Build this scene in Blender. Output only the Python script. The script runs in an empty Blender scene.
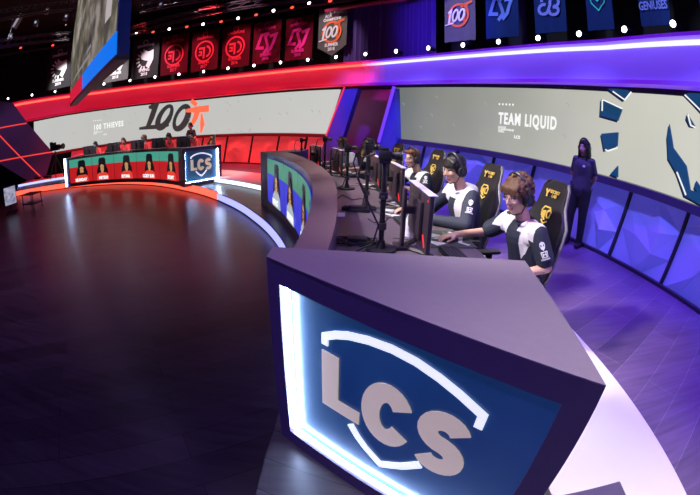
import bpy, bmesh, math, random
from mathutils import Vector, Matrix
from mathutils.geometry import tessellate_polygon
random.seed(7)
SC = bpy.context.scene
COL = SC.collection
PI = math.pi
rad = math.radians
# ---------------------------------------------------------------- camera calibration (700 x 495 frame)
FPX, PITCH, ROLL, HC = 375.0, rad(18.85), rad(-1.87), 1.72
_c, _s = math.cos(ROLL), math.sin(ROLL)
_U0 = Vector((0, math.sin(PITCH), math.cos(PITCH)))
CF = Vector((0, math.cos(PITCH), -math.sin(PITCH)))
CR = Vector((1, 0, 0)) * _c - _U0 * _s
CU = Vector((1, 0, 0)) * _s + _U0 * _c
CC = Vector((-10.04, 1.34))          # centre of the round arena
def ray(x, y):
    dx, dy = x - 350.0, 247.5 - y
    r = math.hypot(dx, dy) + 1e-9
    th = 2 * math.asin(r / 2 / FPX)
    return (CR * (dx / r) + CU * (dy / r)) * math.sin(th) + CF * math.cos(th)
def at(x, y, z):
    d = ray(x, y); t = (z - HC) / d.z
    return Vector((d.x * t, d.y * t, z))
def cyl(x, y, R):                     # where a sight line meets the round wall of radius R -> phi (deg), z
    d = ray(x, y); h = Vector((d.x, d.y)); n = h.length; h /= n
    b = h.dot(CC); t = b + math.sqrt(max(b * b - CC.dot(CC) + R * R, 0))
    p = h * t - CC
    return math.degrees(math.atan2(p.y, p.x)), HC + t * d.z / n
def ring(phi, R, z=0.0):
    a = rad(phi)
    return Vector((CC.x + R * math.cos(a), CC.y + R * math.sin(a), z))
def away(x, y, dist):                 # a point on a sight line at a horizontal distance
    d = ray(x, y); t = dist / math.hypot(d.x, d.y)
    return Vector((d.x * t, d.y * t, HC + d.z * t))
def interp(tab, x):
    tab = sorted(tab)
    if x <= tab[0][0]: return tab[0][1]
    for (a, b), (c, d) in zip(tab[:-1], tab[1:]):
        if x <= c: return b + (d - b) * (x - a) / (c - a)
    return tab[-1][1]
# ---------------------------------------------------------------- materials
MATS = {}
def M(name, col, rough=.5, metal=0., emit=None, es=1., var=.0, nscale=8., spec=.5, bump=0., coat=0.):
    if name in MATS: return MATS[name]
    m = bpy.data.materials.new(name); m.use_nodes = True
    nt = m.node_tree; b = nt.nodes['Principled BSDF']
    b.inputs['Base Color'].default_value = (*col, 1)
    b.inputs['Roughness'].default_value = rough
    b.inputs['Metallic'].default_value = metal
    b.inputs['Specular IOR Level'].default_value = spec
    b.inputs['Coat Weight'].default_value = coat
    if emit is not None:
        b.inputs['Emission Color'].default_value = (*emit, 1)
        b.inputs['Emission Strength'].default_value = es
    if var > 0 or bump > 0:
        tc = nt.nodes.new('ShaderNodeTexCoord')
        n = nt.nodes.new('ShaderNodeTexNoise'); n.inputs['Scale'].default_value = nscale
        n.inputs['Detail'].default_value = 4
        nt.links.new(tc.outputs['Object'], n.inputs['Vector'])
        if var > 0:
            mx = nt.nodes.new('ShaderNodeMix'); mx.data_type = 'RGBA'
            mx.inputs['A'].default_value = (*[c * (1 - var) for c in col], 1)
            mx.inputs['B'].default_value = (*[min(1, c * (1 + var)) for c in col], 1)
            nt.links.new(n.outputs['Fac'], mx.inputs['Factor'])
            nt.links.new(mx.outputs['Result'], b.inputs['Base Color'])
        if bump > 0:
            bp = nt.nodes.new('ShaderNodeBump'); bp.inputs['Strength'].default_value = bump
            bp.inputs['Distance'].default_value = .01
            nt.links.new(n.outputs['Fac'], bp.inputs['Height'])
            nt.links.new(bp.outputs['Normal'], b.inputs['Normal'])
    MATS[name] = m
    return m
def glow(name, col, s=1.): return M(name, (0.02, 0.02, 0.02), .5, emit=col, es=s)
# ---------------------------------------------------------------- things, parts
ROOTM = {}
def empty(name, label, cat, loc=(0, 0, 0), rz=0., group=None):
    o = bpy.data.objects.new(name, None); COL.objects.link(o)
    o.empty_display_size = .1
    o.location = loc; o.rotation_euler = (0, 0, rz)
    o['label'] = label; o['category'] = cat
    if group: o['group'] = group
    ROOTM[o.name] = Matrix.Translation(Vector(loc)) @ Matrix.Rotation(rz, 4, 'Z')
    return o
def tag(o, label, cat, group=None):
    o['label'] = label; o['category'] = cat
    if group: o['group'] = group
    return o
def rootmat(o):
    while o.parent is not None: o = o.parent
    return ROOTM.get(o.name, Matrix.Identity(4))
def children_of(o): return [c for c in COL.objects if c.parent == o]
def copy_tree(o, parent=None):
    c = o.copy(); COL.objects.link(c)
    if parent is not None: c.parent = parent
    for k in children_of(o): copy_tree(k, c)
    return c
def dup(root, loc, rz, label, group=None):
    c = copy_tree(root); c.location = loc; c.rotation_euler = (0, 0, rz)
    c['label'] = label
    if group: c['group'] = group
    ROOTM[c.name] = Matrix.Translation(Vector(loc)) @ Matrix.Rotation(rz, 4, 'Z')
    return c
def ringroot(name, label, cat, phi, R, z, group=None):   # local -Y looks at the arena centre, +X is to the right seen from there
    return empty(name, label, cat, ring(phi, R, z), rad(phi - 90), group)
class MB:
    def __init__(s): s.v = []; s.f = []; s.mi = []
    def raw(s, vs, fs, fn=None, mi=0):
        k = len(s.v)
        for p in vs:
            p = Vector(p); s.v.append(Vector(fn(p)) if fn else p)
        for f in fs: s.f.append([i + k for i in f]); s.mi.append(mi)
        return s
    def bm(s, b, fn=None, mi=0):
        b.verts.ensure_lookup_table(); b.verts.index_update()
        s.raw([v.co.copy() for v in b.verts], [[v.index for v in f.verts] for f in b.faces], fn, mi); b.free(); return s
    def box(s, c, size, bev=0., rot=None, fn=None, mi=0, seg=2):
        b = bmesh.new(); bmesh.ops.create_cube(b, size=1)
        for v in b.verts: v.co = Vector((v.co.x * size[0], v.co.y * size[1], v.co.z * size[2]))
        if bev > 0: bmesh.ops.bevel(b, geom=b.edges[:], offset=min(bev, min(size) * .49), segments=seg, affect='EDGES', profile=.6)
        mat = Matrix.Translation(Vector(c)) @ (rot.to_4x4() if rot is not None else Matrix.Identity(4))
        for v in b.verts: v.co = mat @ v.co
        return s.bm(b, fn, mi)
    def tube(s, pts, r, seg=8, fn=None, mi=0, cap=True, closed=False):
        pts = [Vector(p) for p in pts]; n = len(pts)
        rs = r if isinstance(r, (list, tuple)) else [r] * n
        vs = []; fs = []; up = None
        for i, p in enumerate(pts):
            if closed: d = pts[(i + 1) % n] - pts[i - 1]
            else: d = pts[min(i + 1, n - 1)] - pts[max(i - 1, 0)]
            d.normalize()
            if up is None: up = Vector((0, 0, 1)) if abs(d.z) < .9 else Vector((1, 0, 0))
            a = d.cross(up)
            if a.length < 1e-4: a = d.cross(Vector((0, 1, 0)))
            a.normalize(); b = a.cross(d); up = b
            for k in range(seg):
                t = 2 * PI * k / seg; vs.append(p + (a * math.cos(t) + b * math.sin(t)) * rs[i])
        m = n if closed else n - 1
        for i in range(m):
            for k in range(seg):
                j = (i + 1) % n
                fs.append([i * seg + k, j * seg + k, j * seg + (k + 1) % seg, i * seg + (k + 1) % seg])
        if cap and not closed:
            fs.append(list(range(seg))); fs.append([(n - 1) * seg + k for k in reversed(range(seg))])
        return s.raw(vs, fs, fn, mi)
    def cylz(s, c, r, h, seg=16, r2=None, fn=None, mi=0):
        c = Vector(c); return s.tube([c, c + Vector((0, 0, h))], [r, r if r2 is None else r2], seg, fn, mi)
    def ball(s, c, r, seg=12, rings=8, fn=None, mi=0):
        b = bmesh.new(); bmesh.ops.create_uvsphere(b, u_segments=seg, v_segments=rings, radius=1)
        rr = r if isinstance(r, (list, tuple)) else (r, r, r)
        for v in b.verts: v.co = Vector((v.co.x * rr[0], v.co.y * rr[1], v.co.z * rr[2])) + Vector(c)
        return s.bm(b, fn, mi)
    def poly(s, pts, d=.01, fn=None, mi=0):            # filled outline in (u, v); depth goes from 0 (back) to d (front)
        n = len(pts); v2 = [Vector((p[0], p[1], 0)) for p in pts]
        tri = tessellate_polygon([v2])
        vs = [(p[0], p[1], d) for p in pts] + [(p[0], p[1], 0) for p in pts]
        fs = [list(t) for t in tri] + [[t[2] + n, t[1] + n, t[0] + n] for t in tri]
        fs += [[i, (i + 1) % n, (i + 1) % n + n, i + n] for i in range(n)]
        return s.raw(vs, fs, fn, mi)
    def stroke(s, pts, w, d=.01, fn=None, closed=False, mi=0):
        P = [Vector((p[0], p[1])) for p in pts]; n = len(P)
        ws = w if isinstance(w, (list, tuple)) else [w] * n
        L = []; Rr = []
        for i in range(n):
            a = P[i] - P[i - 1] if (i > 0 or closed) else None
            b = P[(i + 1) % n] - P[i] if (i < n - 1 or closed) else None
            if a is None: a = b
            if b is None: b = a
            a = a.normalized(); b = b.normalized()
            na = Vector((-a.y, a.x)); nb = Vector((-b.y, b.x)); m = na + nb
            if m.length < 1e-5: m = na
            m.normalize(); k = 1 / max(.4, m.dot(na))
            L.append(P[i] + m * ws[i] / 2 * k); Rr.append(P[i] - m * ws[i] / 2 * k)
        vs = []
        for i in range(n):
            vs += [(L[i].x, L[i].y, d), (Rr[i].x, Rr[i].y, d), (L[i].x, L[i].y, 0), (Rr[i].x, Rr[i].y, 0)]
        fs = []
        for i in range(n if closed else n - 1):
            a = 4 * i; b = 4 * ((i + 1) % n)
            fs += [[a, a + 1, b + 1, b], [a + 2, b + 2, b + 3, a + 3], [a, b, b + 2, a + 2], [a + 1, a + 3, b + 3, b + 1]]
        if not closed:
            e = 4 * (n - 1); fs += [[0, 2, 3, 1], [e, e + 1, e + 3, e + 2]]
        return s.raw(vs, fs, fn, mi)
    def loft(s, rows, closed=False, fn=None, mi=0, cap=False):   # rows of equal length
        n = len(rows[0]); vs = [p for r in rows for p in r]; fs = []
        for i in range(len(rows) - 1):
            for k in range(n if closed else n - 1):
                fs.append([i * n + k, i * n + (k + 1) % n, (i + 1) * n + (k + 1) % n, (i + 1) * n + k])
        if cap:
            fs.append(list(reversed(range(n)))); fs.append([(len(rows) - 1) * n + k for k in range(n)])
        return s.raw(vs, fs, fn, mi)
    def text(s, t, h, c=(0, 0), bold=0., sx=1., align='CENTER', d=.004, fn=None, mi=0, space=1.):
        cu = bpy.data.curves.new('t', 'FONT'); cu.body = t; cu.size = h / .7; cu.align_x = align
        cu.offset = bold; cu.extrude = d / 2; cu.resolution_u = 3; cu.space_character = space
        o = bpy.data.objects.new('t', cu); COL.objects.link(o)
        dg = bpy.context.evaluated_depsgraph_get(); me = bpy.data.meshes.new_from_object(o.evaluated_get(dg))
        vs = [(v.co.x * sx + c[0], v.co.y + c[1], v.co.z + d / 2) for v in me.vertices]
        fs = [list(p.vertices) for p in me.polygons]
        COL.objects.unlink(o); bpy.data.objects.remove(o); bpy.data.curves.remove(cu); bpy.data.meshes.remove(me)
        return s.raw(vs, fs, fn, mi)
    def build(s, name, mat, parent=None, world=False, smooth=True, sharp=35):
        me = bpy.data.meshes.new(name)
        vs = s.v
        if world and parent is not None:
            inv = rootmat(parent).inverted(); vs = [inv @ v for v in vs]
        me.from_pydata([tuple(v) for v in vs], [], s.f)
        for m in (mat if isinstance(mat, (list, tuple)) else [mat]): me.materials.append(m)
        me.polygons.foreach_set('material_index', s.mi)
        me.validate(); me.update()
        b = bmesh.new(); b.from_mesh(me); bmesh.ops.recalc_face_normals(b, faces=b.faces[:]); b.to_mesh(me); b.free()
        if smooth:
            me.shade_smooth(); me.set_sharp_from_angle(angle=rad(sharp))
        o = bpy.data.objects.new(name, me); COL.objects.link(o)
        if parent is not None: o.parent = parent
        return o
def struct(o): o['kind'] = 'structure'; return o
def front(y=0., x=0., z=0.):            # (u, v, depth) -> local frame whose front is -Y
    return lambda p: (p.x + x, y - p.z, p.y + z)
def ringmap(phi0, R, z0=0.):            # (u to the right, v up, depth inward) on the round wall
    def f(p):
        q = ring(phi0 - math.degrees(p.x / R), R - p.z, z0 + p.y); return q
    return f
def arc(cx, cy, rx, ry, a0, a1, n=16):
    return [(cx + rx * math.cos(rad(a0 + (a1 - a0) * i / n)), cy + ry * math.sin(rad(a0 + (a1 - a0) * i / n))) for i in range(n + 1)]
def ringbar(phi0, phi1, prof, step=1.0):   # sweep a closed (R, z) section along the ring
    n = max(2, int(abs(phi1 - phi0) / step) + 1); rows = []
    for i in range(n):
        ph = phi0 + (phi1 - phi0) * i / (n - 1)
        pr = prof(ph) if callable(prof) else prof
        rows.append([ring(ph, R, z) for R, z in pr])
    return MB().loft(rows, closed=True, cap=True)
# ---------------------------------------------------------------- camera
cd = bpy.data.cameras.new('camera'); cam = bpy.data.objects.new('camera', cd); COL.objects.link(cam)
cam.matrix_world = Matrix(((CR.x, CU.x, -CF.x, 0), (CR.y, CU.y, -CF.y, 0), (CR.z, CU.z, -CF.z, HC), (0, 0, 0, 1)))
cd.type = 'PANO'; cd.sensor_width = 36; cd.sensor_fit = 'HORIZONTAL'
cd.panorama_type = 'FISHEYE_EQUISOLID'
cd.fisheye_lens = FPX * 36 / 700; cd.fisheye_fov = PI
cd.lens = 19.3; cd.clip_start = .02; cd.clip_end = 200
SC.camera = cam
SC.view_settings.view_transform = 'Standard'; SC.view_settings.look = 'None'
SC.view_settings.gamma = 1; SC.view_settings.use_curve_mapping = False; SC.view_settings.exposure = 0
w = bpy.data.worlds.new('world'); SC.world = w; w.use_nodes = True
w.node_tree.nodes['Background'].inputs[0].default_value = (.25, .15, .5, 1)
w.node_tree.nodes['Background'].inputs[1].default_value = .012
# ================================================================ SETTING
def planks(name, c1, c2, rough, length=1.6, width=.2, rot=0., gap=(.004, .004, .004), coat=0., bumps=.15):
    m = bpy.data.materials.new(name); m.use_nodes = True; nt = m.node_tree; b = nt.nodes['Principled BSDF']
    tc = nt.nodes.new('ShaderNodeTexCoord'); mp = nt.nodes.new('ShaderNodeMapping')
    mp.inputs['Rotation'].default_value = (0, 0, rot)
    br = nt.nodes.new('ShaderNodeTexBrick')
    br.inputs['Color1'].default_value = (*c1, 1); br.inputs['Color2'].default_value = (*c2, 1); br.inputs['Mortar'].default_value = (*gap, 1)
    br.inputs['Scale'].default_value = 1; br.inputs['Brick Width'].default_value = length; br.inputs['Row Height'].default_value = width
    br.inputs['Mortar Size'].default_value = .0025; br.inputs['Bias'].default_value = 0
    ns = nt.nodes.new('ShaderNodeTexNoise'); ns.inputs['Scale'].default_value = 3; ns.inputs['Detail'].default_value = 6
    mp2 = nt.nodes.new('ShaderNodeMapping'); mp2.inputs['Rotation'].default_value = (0, 0, rot); mp2.inputs['Scale'].default_value = (.6, 9, 1)
    mx = nt.nodes.new('ShaderNodeMix'); mx.data_type = 'RGBA'; mx.blend_type = 'MULTIPLY'; mx.inputs['Factor'].default_value = .7
    L = nt.links.new
    L(tc.outputs['Object'], mp.inputs['Vector']); L(mp.outputs['Vector'], br.inputs['Vector'])
    L(tc.outputs['Object'], mp2.inputs['Vector']); L(mp2.outputs['Vector'], ns.inputs['Vector'])
    cr = nt.nodes.new('ShaderNodeValToRGB'); cr.color_ramp.elements[0].position = .3; cr.color_ramp.elements[1].position = .7
    cr.color_ramp.elements[0].color = (.45, .45, .45, 1)
    L(ns.outputs['Fac'], cr.inputs['Fac'])
    L(br.outputs['Color'], mx.inputs['A']); L(cr.outputs['Color'], mx.inputs['B']); L(mx.outputs['Result'], b.inputs['Base Color'])
    rr = nt.nodes.new('ShaderNodeMapRange'); rr.inputs['To Min'].default_value = rough * .8; rr.inputs['To Max'].default_value = rough * 1.3
    L(ns.outputs['Fac'], rr.inputs['Value']); L(rr.outputs['Result'], b.inputs['Roughness'])
    bp = nt.nodes.new('ShaderNodeBump'); bp.inputs['Strength'].default_value = bumps; bp.inputs['Distance'].default_value = .002
    L(br.outputs['Fac'], bp.inputs['Height']); bp.invert = True; L(bp.outputs['Normal'], b.inputs['Normal'])
    b.inputs['Coat Weight'].default_value = coat
    return m
ZW = .15                     # height of the walkway behind the players
ZA = -.2                     # arena floor
rim_tab = [(-40, 9.6), (0, 9.6), (12, 9.75), (23, 9.85), (35, 9.92), (46, 10.06), (62, 10.4), (74, 10.8), (86, 11.05), (98, 11.1), (118, 11.1)]
RIM = lambda ph: interp(rim_tab, ph)
R2 = lambda ph: interp([(0, 11.1), (60, 11.1), (75, 11.3), (100, 11.7), (118, 11.7)], ph)
R3 = lambda ph: interp([(-40, 12.0), (-5, 12.0), (10, 12.2), (50, 12.4), (75, 12.7), (118, 12.9)], ph)
RW = 14.48
wood_arena = planks('dark_wood_floor', (.050, .036, .042), (.030, .022, .027), .30, rot=rad(-35), width=.24, length=2.0)
wood_stage = planks('stage_wood', (.10, .085, .085), (.07, .06, .065), .33, rot=rad(20), width=.22, length=1.8)
wood_walk = planks('walkway_wood', (.20, .13, .26), (.13, .085, .175), .38, rot=rad(-28), width=.30, length=1.9, gap=(.34, .3, .36))
vinyl = M('white_vinyl', (.82, .80, .80), .35, var=.03, nscale=2)
black = M('stage_black', (.010, .010, .012), .7, var=.3, nscale=3)
# arena floor
mb = MB(); n = 72
mb.raw([(-12, 2, ZA)] + [(-12 + 26 * math.cos(2 * PI * i / n), 2 + 26 * math.sin(2 * PI * i / n), ZA) for i in range(n)],
       [[0, 1 + i, 1 + (i + 1) % n] for i in range(n)])
struct(mb.build('floor', wood_arena, smooth=False))
# stage ring, white tread, walkway
def ringfloor(name, fa, fb, z0, z1, mat, p0=-40, p1=118):
    return struct(ringbar(p0, p1, lambda ph: [(fa(ph), z0), (fb(ph), z0), (fb(ph), z1), (fa(ph), z1)]).build(name, mat, sharp=40))
ringfloor('floor_stage', RIM, lambda p: R2(p) + .02, ZA + .002, 0, wood_stage)
ringfloor('floor_tread', R2, R3, .0, ZW, vinyl)
ringfloor('floor_riser', lambda p: R2(p) + .001, lambda p: 13.6, ZW, ZW + .12, M('riser_red_lit', (.45, .08, .08), .5), p0=97.0, p1=117)  # red light on this step is put into its top colour
ringfloor('floor_walkway', R3, lambda p: 14.95, .002, ZW, wood_walk, p1=116)
# light strips on the two steps
def strip(name, label, f, z0, z1, p0, p1, em):
    r = empty(name, label, 'light strip', ring((p0 + p1) / 2, f((p0 + p1) / 2), z0))
    ringbar(p0, p1, lambda ph: [(f(ph) - .012, z0), (f(ph) - .002, z0), (f(ph) - .002, z1), (f(ph) - .012, z1)]).build('backing', black, r, world=True)
    ringbar(p0, p1, lambda ph: [(f(ph) - .035, z0 + .02), (f(ph) - .013, z0 + .015), (f(ph) - .013, z1 - .012), (f(ph) - .035, z1 - .02)]).build('diffuser', em, r, world=True)
PB = cyl(225.5, 198, 10.35)[0]
led_blue = glow('led_blue', (.35, .36, 1.0), 1.6)
led_pale = glow('led_pale', (.50, .54, 1.0), 1.4)
led_red = glow('led_red', (1.0, .085, .05), 2.4)
led_white = glow('led_white', (.78, .84, 1.0), 1.5)
strip('light_strip', 'pale blue light strip along the stage step beside the near desk', RIM, ZA + .02, .0, 4, PB, led_blue)
strip('light_strip', 'red light strip along the stage step below the far desk', RIM, ZA + .01, .035, PB + .05, 117, led_red)
strip('light_strip', 'white light strip on the inner step behind the lit far end panel', R2, .0, ZW, 38.6, 58.0, led_white)
strip('light_strip', 'white light strip on the short step left of the far desk', R2, ZW - .02, ZW + .12, 97.0, 117.5, led_pale)
# ---- lower wall of facetted panels
DIV = M('divider_dark', (.035, .028, .05), .4)
blue_p = M('panel_blue', (.42, .42, .70), .45, emit=(.075, .085, .80), es=.30, var=.05, nscale=1.5)
red_p = M('panel_red', (.80, .45, .45), .45, emit=(.90, .03, .03), es=.38, var=.05, nscale=1.5)
WT = 1.27
def facet_panel(p0, p1, mat, label, seed):
    rnd = random.Random(seed)
    r = ringroot('wall_panel', label, 'wall panel', (p0 + p1) / 2, RW, ZW, 'facetted wall panels')
    # local grid of 4 x 4 points, jittered, triangulated into facets
    def P(u, v, d):
        ph = p0 + (p1 - p0) * (1 - u) - .65 * (v - .0)        # leaning dividers
        return ring(ph, RW - d + .10 * v, ZW + (WT - ZW) * v)
    us = [.02, .38, .66, .98]; vs_ = [0, .42, .7, 1]
    pts = [[None] * 4 for _ in range(4)]
    for i in range(4):
        for j in range(4):
            u, v, d = us[i], vs_[j], 0.0
            if 0 < i < 3 : u += rnd.uniform(-.13, .13)
            if 0 < j < 3 : v += rnd.uniform(-.13, .13)
            if 0 < i < 3 and 0 < j < 3: d = rnd.uniform(.02, .20)
            else: d = rnd.uniform(.0, .02)
            pts[i][j] = P(u, v, d)
    mb = MB(); flat = [pts[i][j] for i in range(4) for j in range(4)]; fs = []
    for i in range(3):
        for j in range(3):
            a, b, c, d = i * 4 + j, (i + 1) * 4 + j, (i + 1) * 4 + j + 1, i * 4 + j + 1
            fs += [[a, b, c], [a, c, d]] if rnd.random() < .5 else [[a, b, d], [b, c, d]]
    mb.raw(flat, fs); mb.build('facet_sheet', mat, r, world=True, smooth=False)
    a = P(1, 0, .05); b = P(1, 1, .05)
    mb = MB(); mb.tube([a, b], .035, 4); mb.build('divider', DIV, r, world=True, smooth=False)
edges = [-5.7, -1.1, 3.5, 8.1, 12.7, 17.3, 21.9, 26.5, 31.1, 35.7, 40.3]
labs = ['blue facetted wall panel second one beyond the right picture edge', 'blue facetted wall panel just beyond the right picture edge, under the horse neck graphic', 'blue facetted wall panel at the right picture edge, second right of the standing woman', 'blue facetted wall panel directly right of the standing woman', 'blue facetted wall panel behind the legs of the standing woman', 'blue facetted wall panel behind the nearest gaming chair, left of the standing woman', 'blue facetted wall panel behind the curly haired player', 'blue facetted wall panel behind the player in the navy hoodie', 'blue facetted wall panel behind the third gaming chair from the camera', 'blue facetted wall panel last of the row beside the dark portal']
for k in range(10): facet_panel(edges[k], edges[k + 1], blue_p, labs[k], 11 + k)
redg = [50.0] + [55.3 + 5.33 * k for k in range(11)]
ordn = ['first', 'second', 'third', 'fourth', 'fifth', 'sixth', 'seventh', 'eighth', 'ninth', 'tenth', 'eleventh', 'twelfth']
for k in range(11): facet_panel(redg[k], redg[k + 1], red_p, 'red facetted wall panel under the far screen, %s from the portal' % ordn[k], 51 + k)
# trim between panels and screens
trim_b = M('trim_violet', (.055, .04, .10), .4)
trim_r = M('trim_dark_red', (.16, .02, .03), .4)
SEC = [(RW - .10, WT - .01), (RW + .35, WT - .01), (RW + .35, 1.375), (RW - .08, 1.375)]
struct(ringbar(-12, 40.6, SEC).build('trim_1', trim_b)); struct(ringbar(49.6, 117, SEC).build('trim_2', trim_r))
struct(ringbar(-12, 40.6, [(RW - .10, ZW), (RW - .03, ZW), (RW - .03, ZW + .05), (RW - .10, ZW + .05)]).build('baseboard_right', DIV))
struct(ringbar(49.6, 116, [(RW - .10, ZW), (RW - .03, ZW), (RW - .03, ZW + .05), (RW - .10, ZW + .05)]).build('baseboard_back', trim_r))
# ---- upper fascia with its light line
tb, tt = [], []
for p in ((30, 121), (60, 115), (100, 109), (200, 98), (300, 88.5), (400, 84), (500, 82.5), (600, 84), (700, 88)): tb.append(cyl(*p, 14.25))
for p in ((20, 100), (100, 90), (200, 78), (300, 67), (380, 60), (450, 53), (550, 44), (600, 41), (700, 33)): tt.append(cyl(*p, 14.25))
tt[0] = (tt[0][0], tt[1][1] + .35)
ZB = lambda ph: interp(tb, ph); ZT = lambda ph: interp(tt, ph)
PT = cyl(378, 62, 14.25)[0]
def fascia(label, parts):
    p0, p1 = parts[0][0], parts[-1][1]
    r = empty('light_fascia', label, 'light fascia', ring((p0 + p1) / 2, 14.3, ZB((p0 + p1) / 2)))
    def sec(ph):
        a, b = ZB(ph), ZT(ph); h = b - a; R = 14.25
        return [(R + .55, b), (R + .02, b), (R + .10, b - .10 * h), (R + .17, b - .25 * h), (R + .19, b - .45 * h), (R + .16, a + .22 * h), (R + .08, a + .09 * h), (R + .55, a + .09 * h)]
    for p0, p1, face, line, lip in parts:
        ringbar(p0, p1, sec).build('face', face, r, world=True, sharp=60)
        ringbar(p0, p1, lambda ph: [(14.22, ZT(ph) - .05 * (ZT(ph) - ZB(ph))), (14.32, ZT(ph) - .05 * (ZT(ph) - ZB(ph))), (14.32, ZT(ph) + .02), (14.22, ZT(ph) + .02)]).build('top_lip', lip, r, world=True)
        ringbar(p0, p1, lambda ph: [(14.20, ZB(ph)), (14.42, ZB(ph)), (14.42, ZB(ph) + .09 * (ZT(ph) - ZB(ph))), (14.20, ZB(ph) + .09 * (ZT(ph) - ZB(ph)))]).build('bottom_lip', lip, r, world=True)
        ringbar(p0, p1, lambda ph: [(14.28, ZT(ph) - .15 * (ZT(ph) - ZB(ph))), (14.335, ZT(ph) - .18 * (ZT(ph) - ZB(ph))), (14.345, ZT(ph) - .10 * (ZT(ph) - ZB(ph))), (14.28, ZT(ph) - .10 * (ZT(ph) - ZB(ph)))]).build('led_tube', line, r, world=True)
fa_b = M('fascia_violet', (.42, .30, .70), .35, emit=(.12, .030, .80), es=.68)
fa_r = M('fascia_red', (.70, .22, .25), .35, emit=(.62, .003, .03), es=.62)
ln_b = glow('line_violet', (.40, .42, 1.0), 2.5); ln_r = glow('line_red', (1.0, .085, .06), 2.6)
lip_b = M('lip_violet', (.3, .2, .5), .4, emit=(.14, .0, .80), es=.65); lip_r = M('lip_red', (.5, .1, .1), .4, emit=(.55, .0, .03), es=.65)
mixes = []  # stepped segment colours paint the red and violet light mixing
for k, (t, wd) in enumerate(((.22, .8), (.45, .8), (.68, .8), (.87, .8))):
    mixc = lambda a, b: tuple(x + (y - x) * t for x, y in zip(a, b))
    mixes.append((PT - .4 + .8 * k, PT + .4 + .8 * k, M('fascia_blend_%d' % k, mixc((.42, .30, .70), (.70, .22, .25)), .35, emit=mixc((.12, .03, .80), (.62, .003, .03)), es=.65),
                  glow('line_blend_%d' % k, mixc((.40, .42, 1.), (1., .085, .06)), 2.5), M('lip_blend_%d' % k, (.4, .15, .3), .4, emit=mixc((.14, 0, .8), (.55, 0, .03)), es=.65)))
fascia('violet glowing fascia curving over the right screen', [(-12, PT - .42, fa_b, ln_b, lip_b)])
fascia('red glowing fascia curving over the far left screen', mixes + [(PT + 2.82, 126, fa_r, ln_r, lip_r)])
# black strip painted in for the shade above the screens
struct(ringbar(-12, 126, lambda ph: [(14.47, ZB(ph) - .07), (14.9, ZB(ph) - .07), (14.9, ZB(ph) + .2), (14.47, ZB(ph) + .2)]).build('trim_shade', black))
# ---- LED screens
def screen_mat(name, c0, c1, pa, pb, s):  # colour ramp paints the brightness falloff with viewing angle
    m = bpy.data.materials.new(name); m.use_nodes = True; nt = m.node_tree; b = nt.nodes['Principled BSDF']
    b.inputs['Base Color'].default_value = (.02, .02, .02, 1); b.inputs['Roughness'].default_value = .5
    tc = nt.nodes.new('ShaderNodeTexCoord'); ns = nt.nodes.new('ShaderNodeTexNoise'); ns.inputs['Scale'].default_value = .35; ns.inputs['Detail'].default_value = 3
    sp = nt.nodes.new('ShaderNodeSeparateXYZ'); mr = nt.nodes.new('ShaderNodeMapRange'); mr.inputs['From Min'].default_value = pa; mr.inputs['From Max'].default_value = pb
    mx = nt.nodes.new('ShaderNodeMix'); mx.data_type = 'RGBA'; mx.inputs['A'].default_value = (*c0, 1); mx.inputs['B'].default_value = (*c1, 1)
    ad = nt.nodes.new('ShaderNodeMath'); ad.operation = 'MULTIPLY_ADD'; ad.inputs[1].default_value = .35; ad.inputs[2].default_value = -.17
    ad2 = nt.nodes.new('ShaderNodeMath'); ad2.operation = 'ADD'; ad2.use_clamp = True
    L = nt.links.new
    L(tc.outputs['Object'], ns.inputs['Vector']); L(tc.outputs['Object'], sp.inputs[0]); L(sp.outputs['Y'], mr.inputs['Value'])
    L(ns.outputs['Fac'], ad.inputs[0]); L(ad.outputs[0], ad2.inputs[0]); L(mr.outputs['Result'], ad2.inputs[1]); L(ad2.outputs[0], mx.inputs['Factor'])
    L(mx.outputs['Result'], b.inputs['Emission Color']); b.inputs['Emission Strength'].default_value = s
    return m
RS = 14.50
def vscreen(name, label, p0, p1, mat, slant0=0., slant1=0., ztop=None):
    r = empty(name, label, 'video screen', ring((p0 + p1) / 2, RS, 1.38))
    n = int((p1 - p0) / .8) + 2; rows = []
    for i in range(n):
        t = i / (n - 1)
        top = p0 + (p1 - p0) * t; k = slant0 * (1 - t) + slant1 * t
        rows.append([ring(top + k, RS, 1.385), ring(top, RS, ZB(top) + .02), ring(top, RS + .12, ZB(top) + .02), ring(top + k, RS + .12, 1.385)])
    MB().loft(rows, closed=True, cap=True).build('display', mat, r, world=True)
    return r
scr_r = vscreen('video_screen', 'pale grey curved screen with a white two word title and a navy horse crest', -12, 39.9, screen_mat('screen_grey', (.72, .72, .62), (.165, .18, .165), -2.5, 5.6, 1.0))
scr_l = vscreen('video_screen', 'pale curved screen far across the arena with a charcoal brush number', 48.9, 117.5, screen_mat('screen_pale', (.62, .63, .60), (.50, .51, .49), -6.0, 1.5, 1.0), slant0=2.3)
def onscr(r, name, polys, mat, d=.02, off=.0):            # outlines given in the photograph, laid on the curved screen
    mb = MB()
    for pl in polys:
        q = [cyl(x, y, RS - off) for x, y in pl]; p0 = q[0][0]
        # split long edges so the shape hugs the curve
        mb.poly([(-(rad(ph - p0)) * (RS - off), z) for ph, z in q], d, ringmap(p0, RS - off))
    return mb.build(name, mat, r, world=True, smooth=False)
navy_e = M('crest_navy', (.01, .03, .07), .4, emit=(.004, .05, .12), es=1.0)
edge_e = M('crest_edge', (.01, .01, .02), .4, emit=(.004, .006, .03), es=1.)
white_e = glow('graphic_white', (.95, .96, .95), 1.0)
faint_e = glow('graphic_faint', (.62, .63, .60), .62)
sh = lambda pl, dx, dy: [(x + dx, y + dy) for x, y in pl]
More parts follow.
